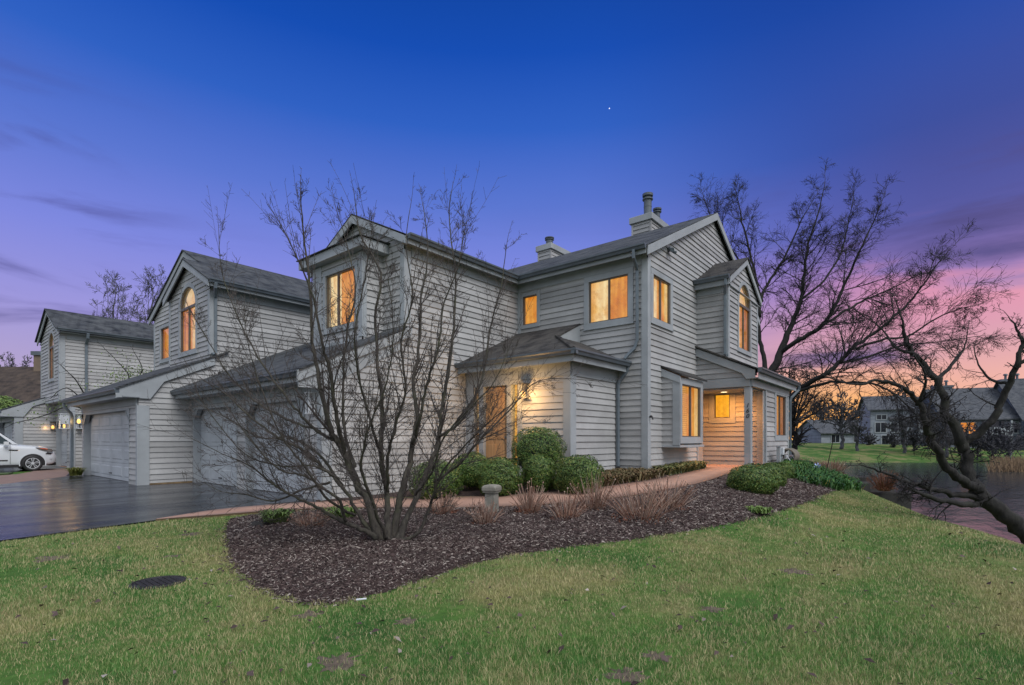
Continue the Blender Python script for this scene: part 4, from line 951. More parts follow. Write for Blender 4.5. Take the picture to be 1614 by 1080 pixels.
for k,(px,yt,yb,D,wpx,lab) in enumerate([
 (848,674,748,11.0,86,'tallest clipped round shrub, right of the entry door'),
 (787,722,786,9.9,76,'clipped round shrub behind the stone path post'),
 (849,717,778,10.2,58,'smallest clipped shrub, in the middle of the front three below the tallest one'),
 (912,719,782,9.7,84,'clipped round shrub nearest the entry corner board, rightmost of the front three'),
 (688,727,790,10.1,92,'clipped round shrub seen through the stems of the bare crabapple'),
 (744,714,772,10.7,70,'clipped shrub in front of the door, between the crabapple and the path-post shrub')]):
    c=W(px,(yt+yb)/2,D); h=(yb-yt)/2/810*D; w=wpx/2/810*D*(.9 if k else .96)
    leafball('boxwood_shrub',(c.x,c.y,c.z),w,w,h*1.02,15000 if wpx>60 else 11000,.0165,lab,GB,seed=k+3)
GB='clipped boxwoods by the porch walk'
for k,(px,yt,yb,D,wpx,lab) in enumerate([(1187,734,781,9.4,76,'low wide boxwood at the edge of the bed, nearest of the porch three'),(1217,731,772,10.6,40,'boxwood in the middle of the porch three, half hidden by the nearest'),(1236,730,764,12.0,30,'boxwood next to the hose reel, farthest of the porch three')]):
    c=W(px,(yt+yb)/2,D); h=(yb-yt)/2/810*D; w=wpx/2/810*D
    leafball('boxwood_shrub',(c.x,c.y,c.z),w,w,h*1.08,15000,.0155,lab,GB,seed=k+20)
def stalks(name,c,n,h,spread,label,group,mat='stalk',seed=1,fat=.004,cat='shrub'):
    """cut-back clump: many stiff thin canes fanning out of a crown, with bits of dead leaf at the base"""
    g=random.Random(seed); t=thing(name,label,cat,c,group); m=MB(); c=Vector(c)
    for i in range(n):
        a=g.uniform(0,2*math.pi); s=spread*math.sqrt(g.random()); hh=h*g.uniform(.55,1.12)*(1-.3*(s/spread)**2)
        b=c+Vector((math.cos(a),math.sin(a),0))*s*.3+Vector((0,0,-.03)); e=c+Vector((math.cos(a)*s,math.sin(a)*s,hh))
        mid=b.lerp(e,.5)+Vector((g.uniform(-.02,.02),g.uniform(-.02,.02),.03))
        m.tube([b,mid,e],[fat,fat*.85,fat*.6],4,cap=False)
        if g.random()<.35:
            q=mid+Vector((g.uniform(-1,1),g.uniform(-1,1),g.uniform(.5,1.5))).normalized()*h*.28; m.tube([mid,q],[fat*.7,fat*.4],3,cap=False)
        if g.random()<.18: m.lathe(e,[(.003,-.01),(.013,0),(.01,.012),(.002,.02)],5)
    m.build('canes',M[mat],t)
    g2=np.random.default_rng(seed); k=260
    a=g2.uniform(0,2*np.pi,k); s=spread*.75*np.sqrt(g2.random(k)); p=np.c_[c.x+np.cos(a)*s,c.y+np.sin(a)*s,c.z+g2.uniform(0,h*.3,k)*(1-s/spread)+.012]
    u=g2.normal(size=(k,3)); u/=np.linalg.norm(u,axis=1)[:,None]; v=np.cross(u,g2.normal(size=(k,3))); v/=np.linalg.norm(v,axis=1)[:,None]
    sz=g2.uniform(.008,.03,k)[:,None]; V=np.stack([p-u*sz,p-v*sz*.4,p+u*sz,p+v*sz*.4],1)
    np_mesh('dead_leaves',V.reshape(-1,3),np.arange(k)[:,None]*4+[0,1,2,3],M['stalk_dark'],t)
    return t
GS='reddish cut-back shrubs in the bark mulch'
for k,(px,py,D,wpx,hpx,lab) in enumerate([
 (490,836,7.2,64,34,'reddish cane clump left of the crabapple trunk, beside green leaves'),
 (698,812,8.35,58,32,'reddish cane clump just right of the crabapple trunk at the walkway'),
 (765,830,7.35,60,38,'reddish cane clump standing before the stone path post'),
 (835,811,8.05,62,46,'reddish cane clump by the walkway, right of the stone path post'),
 (893,826,7.4,66,44,'reddish cane clump, nearest the lawn in the middle of the bed'),
 (935,809,7.95,76,54,'bushy reddish cane clump below the entry corner, third from the post'),
 (1010,825,7.2,118,58,'widest reddish cane clump, in the middle of the curved bed'),
 (1052,806,7.8,86,50,'reddish cane clump behind and right of the widest one')]):
    c=W(px,py,D); w=wpx/2/810*D; h=hpx/810*D
    stalks('cane_shrub',(c.x,c.y,gz(c.x,c.y)+.03),int(46+w*95),h*1.05,w*1.15,lab,GS,seed=k+40,fat=.0052)
for k,(px,py,D,wpx,hpx,mat,lab) in enumerate([
 (1267,741,16.5,54,20,'stalk','tan dry grass-like shrub beside the hose reel'),
 (1312,748,15.5,46,26,'stalk','brownish twiggy shrub beside the pinwheel stake'),
 (1393,772,13.9,44,32,'stalk_dark','rust-red twiggy shrub at the pond edge among dark rocks')]):
    c=W(px,py,D); w=wpx/2/810*D; h=hpx/810*D
    stalks('twiggy_shrub',(c.x,c.y,c.z),130,h,w*1.1,lab,'twiggy shrubs beyond the strap leaves',mat,seed=k+70,fat=.007)
def leafpatch(name,outline,n,h,w,mat,label,cat,seed=1,kind=None,group=None,strap=True,cz=None):
    g=np.random.default_rng(seed); xs=[p[0] for p in outline]; ys=[p[1] for p in outline]
    X=g.uniform(min(xs),max(xs),n); Y=g.uniform(min(ys),max(ys),n); k=pnpoly(X,Y,outline); X,Y=X[k],Y[k]; m=len(X); Z=gzv(X,Y) if cz is None else np.full(m,cz)
    A=g.uniform(0,2*np.pi,m); H=h*g.uniform(.5,1.2,m); L=H*g.uniform(.3,1.1,m); lx,ly=np.cos(A)*L,np.sin(A)*L; dx,dy=-np.sin(A)*w,np.cos(A)*w
    V=np.empty((m,7,3))
    for j,(f,z,q) in enumerate([(0,0,.6),(.45,.8,1.0),(.85,1.0 if strap else .9,.8)]):
        V[:,2*j]=np.c_[X+lx*f-dx*q,Y+ly*f-dy*q,Z+H*z]; V[:,2*j+1]=np.c_[X+lx*f+dx*q,Y+ly*f+dy*q,Z+H*z]
    V[:,6]=np.c_[X+lx*1.25,Y+ly*1.25,Z+H*.78]
    i=np.arange(m)[:,None]*7; F=np.concatenate([i+[0,1,3],i+[0,3,2],i+[2,3,5],i+[2,5,4],i+[4,5,6]])
    o=np_mesh(name,V.reshape(-1,3),F,M[mat]); return tag(o,label,cat,group,kind)
leafpatch('ground_cover',[(12.9,2.2),(13.2,1.6),(14.6,1.35),(16.2,1.75),(17.6,2.5),(19.2,3.3),(19.0,3.8),(16,3.4),(13.6,2.9)],6000,.2,.017,'lily','bright green strap-leaved ground cover spilling towards the pond','ground cover',5,'stuff')
leafpatch('ground_cover',[(12.1,5.02),(14.6,5.0),(15.1,5.4),(12.2,5.5)],2200,.22,.022,'varileaf','low variegated plants along the wall under the box window','ground cover',6,'stuff',strap=False)
leafpatch('ground_cover',[(8.2,6.0),(8.9,5.15),(10.3,5.02),(12.0,5.05),(12.0,6.2),(9.9,6.3)],2600,.20,.02,'dryleaf','brown dried ground cover between the walkway and the entry wall','ground cover',7,'stuff',strap=False)
def small_plant(px,py,D,wpx,hpx,mat,label,n=160,seed=3,lw=.014):
    c=W(px,py,D); w=wpx/2/810*D; c.z=gz(c.x,c.y)+.04
    o=leafpatch('leafy_plant',[(c.x+w*math.cos(a),c.y+w*math.sin(a)) for a in np.linspace(0,2*math.pi,12)[:-1]],n*2,hpx/810*D,lw,mat,label,'plant',seed,cz=c.z); return o
small_plant(436,828,7.5,34,19,'bud','fresh green leafy plant at the left tip of the bed by the walkway',240)
small_plant(535,812,8.0,46,16,'bud','low green plant behind the crabapple stems, beside the walkway',160,4)
small_plant(1196,802,7.7,34,8,'bud','small green rosette in the mulch below the nearest porch boxwood',110,9)
small_plant(120,752,17.4,15,11,'yleaf','yellowish tuft of leaves at the foot of the garage downspout',150,10,.02)
c=W(418,840,7.3); t=MB()
for k in range(16):
    a=R.uniform(0,6.28); q=Vector((c.x+R.uniform(-.12,.12),c.y+R.uniform(-.12,.12),gz(c.x,c.y)+.05)); t.add([q,q+Vector((math.cos(a)*.14,math.sin(a)*.14,.06)),q+Vector((math.cos(a+.4)*.22,math.sin(a+.4)*.22,.01)),q+Vector((math.cos(a+.5)*.1,math.sin(a+.5)*.1,.02))],[(0,1,2,3)])
tag(t.build('fallen_leaves',M['rock']),'dark wilted leaves lying beside the fresh green plant','leaves',kind='stuff')
M['hose']=simple('hose_rubber',(.16,.14,.11),.5)
# --- hose reel, utility posts, pinwheel, stake
c=W(1233,745,13.8); c.z=gz(c.x,c.y); t=thing('hose_reel','coiled garden hose on a reel by the sunroom corner','hose reel',c)
c.x=17.9; c.y=3.55; c.z=gz(17.9,3.55)+.02; t.location=c
m=MB()
for k in range(9):
    m.tube([c+Vector((-.28+.07*k,.0+.22*math.cos(a),.30+.22*math.sin(a))) for a in np.linspace(0,2*math.pi,15)],.03,6)
m.build('hose',M['hose'],t,smooth=True)
m=MB()
for x in (-.36,.34): m.tube([c+Vector((x,-.22,0)),c+Vector((x,0,.32)),c+Vector((x,.22,0))],.02,6); m.lathe(c+Vector((x,0,.3)),[(.05,-.03),(.05,.03)],8)
m.tube([c+Vector((-.36,0,.3)),c+Vector((.34,0,.3))],.04,8); m.build('stand',M['pvc'],t)
for (px,yt,lab,x) in ((1213,705,'taller grey utility post by the sunroom siding','a'),(1222,716,'shorter grey utility post with a pale box on top','b')):
    q=W(px,742,14.3); q.x=17.3 if x=='a' else 17.55; q.y=3.72; z=gz(q.x,q.y); D=q.x*CT+q.y*ST; top=EYE+(692-yt)/810*D
    t=thing('utility_post',lab,'post',(q.x,q.y,z)); m=MB(); m.box(q.x-.055,q.x+.055,q.y-.05,q.y+.05,z-.2,top); m.build('shaft',M['trim'],t,bevel=.006)
    if x=='b': m=MB(); m.box(q.x-.09,q.x+.09,q.y-.1,q.y+.06,top-.02,top+.2); m.build('meter_box',M['white_paint'],t,bevel=.01)
    else: m=MB(); m.box(q.x-.07,q.x+.07,q.y-.065,q.y+.065,top+.001,top+.03); m.build('cap',M['trim'],t)
a=W(1299,742,14.5); b=W(1314,690,14.5); tag(MB().tube([a-Vector((0,0,.3)),b],.012,5).build('garden_stake',M['bark_dark']),'thin dark leaning garden stake beside the pinwheel','stake')
c=W(1288,735,14.2); t=thing('pinwheel','blue and white garden pinwheel among the strap leaves','pinwheel',(c.x,c.y,gz(c.x,c.y)))
MB().tube([(c.x,c.y,gz(c.x,c.y)-.05),c],.008,5).build('stick',M['white_paint'],t)
M['bluewhite']=simple('pale_blue_foil',(.35,.45,.75),.3)
nv=Vector((-CT,-ST,.1)).normalized(); xx=Vector((ST,-CT,0)); yy=nv.cross(xx)
m=MB()
for k in range(6):
    a0=k*math.pi/3; e=lambda a,r:c+(xx*math.cos(a)+yy*math.sin(a))*r
    m.add([c+nv*.02,e(a0,.09),e(a0+.5,.105)+nv*.03,e(a0+.8,.05)+nv*.04],[(0,1,2,3)])
m.build('sails',M['bluewhite'],t)
c=W(569,955,3.95); t=MB(); t.tube([Vector((c.x-.03,c.y+.02,gz(c.x,c.y)+.05)),Vector((c.x+.035,c.y-.02,gz(c.x,c.y)+.05))],.007,6); tag(t.build('litter',M['white_paint']),'small white scrap of litter at the edge of the bark bed','litter')
# ------------------------------------------------------------------ TREES
def catmull(P,k=5):
    out=[]; n=len(P)
    for i in range(n-1):
        p0,p1,p2,p3=P[max(0,i-1)],P[i],P[i+1],P[min(n-1,i+2)]
        for j in range(k):
            t=j/k; t2=t*t; t3=t2*t
            out.append(tuple(.5*(2*b+(c-a)*t+(2*a-5*b+4*c-d)*t2+(3*b-a-3*c+d)*t3) for a,b,c,d in zip(p0,p1,p2,p3)))
    out.append(tuple(P[-1])); return out
UP=Vector((0,0,1))
def rot_off(d,ang,g):
    a=d.orthogonal().normalized(); b=d.cross(a); f=g.uniform(0,2*math.pi)
    return (d*math.cos(ang)+(a*math.cos(f)+b*math.sin(f))*math.sin(ang)).normalized()
def grow(mb,p,d,L,r,lev,cf,g):
    n=4 if lev>0 else 3; pts=[p]; dd=d.copy()
    for i in range(n):
        j=Vector((g.gauss(0,1),g.gauss(0,1),g.gauss(0,1)))
        dd=(dd+j*cf['curl']+UP*cf['up']).normalized(); pts.append(pts[-1]+dd*(L/n))
    rm=cf['rmin']; r=max(r,rm)
    mb.tube(pts,[max(rm*.8,r*(1-.7*i/n)) for i in range(n+1)],5 if r>rm*4 else 3,cap=False)
    if lev<=0: return
    nc=max(1,int(round(cf['n'][lev]*g.uniform(.75,1.25))))
    for k in range(nc):
        t=g.uniform(.18,1.0)*n; i=min(n-1,int(t)); q=pts[i].lerp(pts[i+1],t-i); ld=(pts[i+1]-pts[i]).normalized()
        ang=math.radians(g.uniform(*cf['ang'])); c=rot_off(ld,ang,g)
        grow(mb,q,c,L*g.uniform(*cf['ratio'])*(1.15-.5*t/n),r*.5,lev-1,cf,g)
def tree(name,label,limbs,cf,base,mats=('bark','twig'),group=None,seed=1,cat='tree',flat=None):
    g=random.Random(seed); t=thing(name,label,cat,base,group); T=MB(); B=MB()
    for limb in limbs:
        sp=catmull(limb,5); pts=[Vector(q[:3]) for q in sp]; rad=[q[3] for q in sp]
        pts=[pts[0]]+[p+Vector((g.gauss(0,1),g.gauss(0,1),g.gauss(0,1)))*min(rad[i]*.35,cf.get('wob',.02)) for i,p in enumerate(pts[1:],1)]
        T.tube(pts,rad,8 if max(rad)>.04*cf.get('sc',1) else 6)
        Ltot=sum((b-a).length for a,b in zip(pts,pts[1:])); N=max(3,int(Ltot*cf['dens']))
        for k in range(N):
            f=cf.get('from',.12)+(1-cf.get('from',.12))*g.random(); x=f*(len(pts)-1); i=min(len(pts)-2,int(x)); q=pts[i].lerp(pts[i+1],x-i)
            ld=(pts[i+1]-pts[i]).normalized(); c=rot_off(ld,math.radians(g.uniform(*cf['ang'])),g)
            if flat: c=(c+UP*flat*g.random()).normalized()
            L=cf['L']*g.uniform(.4,1.15)*(1.15-.78*f); grow(B,q,c,L,rad[i]*.45 if rad[i]*.45<cf['rmax'] else cf['rmax'],cf['lev'],cf,g)
        # leader running out of the limb tip
        if 'whip' in cf:
            for k in range(cf['whip']):
                x=(.35+.65*g.random())*(len(pts)-1); i=min(len(pts)-2,int(x)); ld=(pts[i+1]-pts[i]).normalized()
                grow(B,pts[i],(rot_off(ld,math.radians(g.uniform(8,30)),g)+UP*.25).normalized(),cf['L']*g.uniform(.6,1.1),rad[i]*.5,1,cf['wc'],g)
            grow(B,pts[-1],(pts[-1]-pts[-2]).normalized(),cf['L']*.45,rad[-1],1,cf['wc'],g)
        else: grow(B,pts[-1],(pts[-1]-pts[-2]).normalized(),cf['L']*.45,rad[-1],cf['lev'],cf,g)
    T.build('trunk',M[mats[0]],t,smooth=True); B.build('branches',M[mats[1]],t)
    return t
def L_(D,pts):   # (px,py,extra distance,width in px) -> point + radius
    return [(*W(x,y,D+e),w*WK/2/810*(D+e)) for x,y,e,w in pts]
D0=6.2; WK=.66
crab=[
 [(606,862,0,34),(596,842,0,24),(580,790,.0,20),(564,765,.05,18),(549,729,.1,17),(533,700,.1,15),(520,672,.1,13),(505,610,.1,10),(493,540,.1,8),(488,450,.1,6),(479,370,.1,4),(474,310,.1,2.5)],
 [(545,722,.1,10),(535,680,-.1,10),(528,640,-.2,9),(518,580,-.3,8),(507,540,-.4,6.5),(494,470,-.5,5),(470,410,-.6,3.5),(440,350,-.6,2)],
 [(612,860,0,30),(612,835,0,18),(609,780,.1,13),(601,720,.2,12),(600,690,.25,11),(603,640,.3,10),(596,580,.3,8),(592,500,.3,6.5),(600,430,.3,5),(568,370,.3,3.5),(560,320,.3,2)],
 [(611,775,.05,8),(611,720,-.2,8),(624,670,-.35,7),(640,610,-.5,6),(632,540,-.6,5),(650,470,-.7,4),(640,390,-.8,2.5),(646,330,-.8,1.6)],
 [(618,862,.05,32),(622,835,.1,20),(632,778,.2,16),(645,730,.35,13),(651,695,.4,12),(657,655,.5,10),(652,600,.6,8),(662,540,.7,6.5),(664,470,.8,5),(675,400,.8,3),(668,330,.9,1.8)],
 [(650,700,.3,8),(662,660,.1,8),(672,610,0,7),(690,550,-.1,5.5),(700,480,-.1,4),(722,420,-.2,3),(735,350,-.2,1.6)],
 [(624,858,0,26),(642,815,.2,14),(664,765,.4,13),(684,718,.5,12),(693,684,.6,10),(697,640,.7,9),(708,580,.7,7),(716,500,.8,5.5),(718,430,.9,4),(708,350,1,2.5),(712,300,1,1.5)],
 [(690,690,.5,7),(720,670,.4,6.5),(742,640,.4,5.5),(762,590,.5,4.5),(772,520,.5,3.5),(790,450,.6,2.5),(798,390,.6,1.6)],
 [(628,852,-.05,14),(645,848,-.1,9),(664,834,-.1,8),(677,800,-.1,7),(684,780,-.2,6),(700,740,-.3,5),(735,700,-.4,4),(775,662,-.5,3),(830,620,-.5,1.8)],
 [(596,848,-.05,16),(575,836,-.1,11),(545,824,-.15,10),(512,806,-.2,8),(480,790,-.3,6.5),(440,770,-.4,5),(395,735,-.5,3.5),(350,715,-.6,2),(300,690,-.6,1.4)],
 [(590,845,0,12),(560,800,0,9),(535,762,0,8),(513,740,0,7.5),(480,712,-.1,7),(440,690,-.2,5.5),(400,662,-.2,4.5),(360,625,-.2,3),(322,600,-.2,1.6)],
 [(524,694,.1,8),(500,680,.2,7),(470,650,.2,6),(440,610,.3,5),(405,560,.3,4),(375,500,.3,3),(350,430,.3,2),(345,370,.3,1.4)],
 [(505,680,.2,6),(470,668,.4,6),(440,655,.6,5.5),(400,630,.7,4.5),(360,590,.8,3),(330,540,.8,2),(300,490,.8,1.3)],
 [(545,822,-.2,8),(535,790,-.4,7),(510,770,-.5,6),(480,750,-.6,5),(440,740,-.8,4),(400,700,-.9,3),(370,660,-.9,1.8)],
 [(560,735,.0,8),(545,690,.4,8),(540,620,.6,7),(545,540,.8,5.5),(560,460,.9,4),(548,390,1,2.5),(530,330,1,1.5)],
 [(600,715,.2,7),(580,650,-.3,6),(565,590,-.5,5),(560,520,-.6,4),(575,440,-.6,3),(585,370,-.7,1.7)],
 [(684,760,.0,6),(720,735,-.2,5.5),(760,690,-.2,4.5),(800,650,-.1,3.5),(850,600,0,2.2),(935,600,.1,1.2)],
 [(609,850,-.1,10),(590,800,-.4,8),(570,740,-.7,7),(580,680,-.9,5.5),(610,600,-1.1,4),(620,520,-1.2,3),(612,440,-1.2,1.8)],
 [(560,812,-.1,7),(520,790,-.4,6),(480,735,-.7,5),(445,690,-.9,4),(415,620,-1,3),(395,560,-1,2),(385,500,-1,1.3)],
 [(540,765,.1,7),(500,715,.4,6),(455,690,.7,5),(410,690,.9,4),(360,660,1,2.6),(318,640,1,1.3)],
 [(535,755,-.2,6),(495,735,-.3,5),(445,735,-.3,4),(385,715,-.3,2.8),(330,650,-.3,1.6),(312,620,-.3,1.2)],
 [(655,780,.0,7),(680,745,-.4,6),(700,690,-.6,5),(745,640,-.8,4),(780,600,-.9,2.8),(810,530,-.9,1.4)],
 [(520,760,0,6),(480,772,.1,5),(430,790,.2,4),(390,780,.2,3),(350,775,.2,1.8),(320,760,.2,1.2)],
]
cb=dict(curl=.11,up=.07,rmin=.002,rmax=.006,n={2:6,1:4,0:0},ang=(20,60),ratio=(.26,.52),dens=8.5,L=.8,lev=2,wob=.007,whip=9,wc=dict(curl=.06,up=.05,rmin=.0019,rmax=.006,n={1:9,0:0},ang=(30,70),ratio=(.06,.22)))
cx=W(613,858,6.2)
tree('crabapple_tree','bare many-stemmed crabapple spreading from the bark mulch before the house',[L_(D0,l) for l in crab],cb,(cx.x,cx.y,gz(cx.x,cx.y)),seed=5)
# big tree behind the house
D1=27; WK=.5
bt=[
 [(1212,724,0,30),(1211,650,0,27),(1208,600,0,25),(1222,575,.0,24),(1236,540,.3,20),(1249,508,.5,15),(1262,472,.6,11),(1268,430,.6,9),(1275,385,.6,6.5),(1290,335,.6,4),(1300,290,.6,2)],
 [(1230,556,.2,15),(1252,540,-.5,14),(1290,518,-1,12),(1312,490,-1.5,10),(1330,450,-1.5,8),(1350,405,-2,6),(1372,360,-2,4),(1390,318,-2,2.2)],
 [(1290,518,-1,9),(1330,492,-.5,8),(1365,472,0,6),(1405,455,0,4),(1450,432,.5,2.2)],
 [(1208,600,0,16),(1203,560,.5,13),(1196,520,.8,11),(1200,470,1,9),(1215,440,1.2,8),(1240,400,1.4,6),(1262,350,1.5,3.5),(1285,310,1.6,2)],
 [(1198,500,.8,9),(1193,450,1.5,8),(1182,400,2,6.5),(1170,350,2.2,4.5),(1162,310,2.4,2.5)],
 [(1190,440,1.5,6),(1150,390,2.2,5),(1125,350,2.4,3.5),(1110,315,2.4,2)],
 [(1212,680,0,22),(1232,648,-1,20),(1262,612,-2,17),(1300,590,-3,14),(1322,572,-3,13),(1345,548,-3.2,11),(1385,520,-3.4,9),(1425,485,-3.6,7),(1455,450,-3.8,5),(1475,420,-4,3.5),(1495,395,-4,2)],
 [(1345,550,-3.2,8),(1395,535,-3.5,7),(1430,530,-3.5,6),(1470,505,-3.8,4.5),(1510,488,-4,3),(1545,480,-4,1.8)],
 [(1320,574,-3,8),(1370,562,-2.5,7),(1420,545,-2,5),(1470,540,-2,3.5),(1540,530,-2,2)],
 [(1255,618,-2,11),(1300,604,-3,9),(1345,602,-4,7.5),(1390,610,-4.6,6),(1430,640,-5,4),(1450,665,-5,2.2)],
 [(1265,470,.6,7),(1300,440,1,6),(1325,400,1.5,5),(1335,360,1.6,3.5),(1345,315,1.6,2)],
]
c1=dict(curl=.15,up=.0,rmin=.0065,rmax=.03,n={3:4,2:9,1:6,0:0},ang=(24,58),ratio=(.4,.7),dens=3.0,L=2.9,lev=2,wob=.02,sc=4,**{'from':.25})
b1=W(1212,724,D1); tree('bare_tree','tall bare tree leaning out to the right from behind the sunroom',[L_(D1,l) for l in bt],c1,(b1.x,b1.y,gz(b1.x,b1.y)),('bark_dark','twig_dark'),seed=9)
# leaning pond tree at right
D2=8.8; WK=.68
pt=[
 [(1690,925,-.3,44),(1650,880,-.2,40),(1614,838,0,36),(1575,805,.1,34),(1545,778,.2,33),(1528,755,.3,28),(1520,720,.4,24),(1512,690,.4,22),(1490,640,.5,17),(1475,600,.6,15),(1452,570,.7,12),(1432,548,.8,10),(1425,522,.8,6),(1419,496,.8,3.5),(1410,470,.9,1.6)],
 [(1540,770,.2,22),(1505,748,.0,19),(1478,708,-.2,17),(1462,680,-.3,15),(1455,650,-.4,13),(1440,625,-.4,11),(1415,608,-.5,9),(1385,600,-.5,7),(1350,606,-.6,5),(1320,600,-.6,3.5),(1290,588,-.6,1.8)],
 [(1520,700,.4,18),(1545,680,.3,17),(1572,648,.2,15),(1588,610,.1,13),(1602,575,.0,11),(1612,540,0,8),(1604,520,0,5),(1590,500,.1,2)],
 [(1600,580,0,9),(1625,560,-.1,8),(1650,540,-.1,5),(1680,520,-.1,3)],
 [(1545,785,.2,16),(1500,778,.1,13),(1465,770,-.1,11),(1435,762,-.2,9),(1410,752,-.3,7),(1385,742,-.4,5),(1355,732,-.5,2.5)],
 [(1540,795,.1,14),(1500,792,-.2,12),(1465,783,-.3,10),(1445,775,-.4,7),(1425,765,-.4,3)],
 [(1475,602,.6,9),(1500,575,.8,7),(1520,548,1,4),(1525,520,1,2)],
 [(1445,560,.7,7),(1412,548,.9,6),(1395,525,1.1,4),(1370,500,1.2,2)],
 [(1445,640,-.4,7),(1458,610,-.6,6),(1456,585,-.7,5),(1440,560,-.8,3)],
 [(1535,760,.2,9),(1500,740,.6,8),(1470,690,.9,7),(1465,640,1.1,5),(1480,600,1.2,3)],
 [(1590,605,.1,8),(1565,600,.3,6),(1545,580,.4,4),(1535,550,.5,2)],
]
c2=dict(curl=.24,up=-.02,rmin=.003,rmax=.016,n={2:5,1:3,0:0},ang=(28,70),ratio=(.4,.68),dens=6,L=.62,lev=2,wob=.02,sc=2,**{'from':.2})
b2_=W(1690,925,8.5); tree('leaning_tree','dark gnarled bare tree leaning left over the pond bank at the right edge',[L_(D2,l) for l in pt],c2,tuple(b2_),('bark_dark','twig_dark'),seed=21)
# round-headed pear tree on the far lawn
def simple_tree(name,label,px,D,ybase,ytop,wpx,seed,mats=('twig_dark','twig_dark'),group=None,nl=9,trunk=14,lev=2,fork=.28,dens=1.0,up=.03,rm=.0006):
    g=random.Random(seed); limbs=[]; H=(ybase-ytop); yf=ybase-H*fork
    limbs.append(L_(D,[(px,ybase+6,0,trunk*1.2),(px+1,(ybase+yf)/2,0,trunk),(px,yf,0,trunk*.9),(px+g.uniform(-6,6),yf-H*.3,0,trunk*.5),(px+g.uniform(-10,10),ytop+H*.12,0,trunk*.2)]))
    for k in range(nl):
        a=-1+2*(k+.5)/nl; e=g.uniform(-1,1)*wpx*.45/810*D; x1=px+a*wpx*.46*g.uniform(.8,1.1); y1=ytop+H*(.12+.45*a*a)*g.uniform(.8,1.2); y0=yf-H*.1*g.random()
        limbs.append(L_(D,[(px,y0,0,trunk*.45),(px+a*wpx*.18,y0-(y0-y1)*.35,e*.4,trunk*.36),(px+a*wpx*.36,y0-(y0-y1)*.68,e*.8,trunk*.22),(x1,y1,e,trunk*.1)]))
    s=H/810*D
    cf=dict(curl=.16,up=up,rmin=rm*D,rmax=.03*s,n={2:5,1:4,0:0},ang=(20,58),ratio=(.4,.65),dens=dens*14/s,L=.24*s,lev=lev,wob=.01*s,sc=s*.4,**{'from':.2})
    b=W(px,ybase,D); return tree(name,label,limbs,cf,tuple(b),mats,group,seed)
simple_tree('bare_tree','dark round-headed bare tree on the lawn just beyond the sunroom downspout',1252,46,722,566,150,31,nl=15,trunk=11,dens=1.2,rm=.0004)
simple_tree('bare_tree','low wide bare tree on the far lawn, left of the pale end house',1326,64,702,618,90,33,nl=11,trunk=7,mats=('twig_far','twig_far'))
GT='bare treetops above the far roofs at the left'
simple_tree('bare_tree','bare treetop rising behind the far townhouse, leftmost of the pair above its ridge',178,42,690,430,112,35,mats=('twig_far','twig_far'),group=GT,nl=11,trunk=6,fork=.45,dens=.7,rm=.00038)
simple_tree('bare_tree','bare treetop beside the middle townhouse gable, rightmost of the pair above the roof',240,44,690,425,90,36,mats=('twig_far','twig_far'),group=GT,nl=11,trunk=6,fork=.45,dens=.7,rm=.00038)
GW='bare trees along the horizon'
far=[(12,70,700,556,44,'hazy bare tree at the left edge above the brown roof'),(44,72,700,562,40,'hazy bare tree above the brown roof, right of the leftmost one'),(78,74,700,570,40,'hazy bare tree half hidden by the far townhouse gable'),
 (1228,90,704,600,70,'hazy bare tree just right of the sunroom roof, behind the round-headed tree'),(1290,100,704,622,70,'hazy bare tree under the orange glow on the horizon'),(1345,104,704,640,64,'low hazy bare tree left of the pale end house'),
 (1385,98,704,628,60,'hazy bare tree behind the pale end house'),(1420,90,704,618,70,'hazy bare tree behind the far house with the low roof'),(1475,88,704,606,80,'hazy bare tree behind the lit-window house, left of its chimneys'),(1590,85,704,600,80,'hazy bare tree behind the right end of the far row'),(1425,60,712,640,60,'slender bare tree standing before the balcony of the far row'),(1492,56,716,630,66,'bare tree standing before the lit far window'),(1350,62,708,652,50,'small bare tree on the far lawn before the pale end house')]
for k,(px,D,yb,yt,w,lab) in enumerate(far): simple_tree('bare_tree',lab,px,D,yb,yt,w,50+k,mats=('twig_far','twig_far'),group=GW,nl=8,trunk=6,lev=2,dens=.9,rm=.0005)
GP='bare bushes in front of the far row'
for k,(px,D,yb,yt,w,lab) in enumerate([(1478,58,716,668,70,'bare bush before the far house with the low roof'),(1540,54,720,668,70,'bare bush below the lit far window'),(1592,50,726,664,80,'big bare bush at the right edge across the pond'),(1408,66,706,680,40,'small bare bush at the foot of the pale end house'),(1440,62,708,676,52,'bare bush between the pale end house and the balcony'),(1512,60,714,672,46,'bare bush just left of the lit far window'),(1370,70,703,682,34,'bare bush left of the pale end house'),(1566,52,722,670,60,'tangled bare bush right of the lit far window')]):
    simple_tree('bare_bush',lab,px,D,yb,yt,w,80+k,mats=('twig_far','twig_far'),group=GP,nl=11,trunk=3,fork=.06,dens=1.1,rm=.0006)
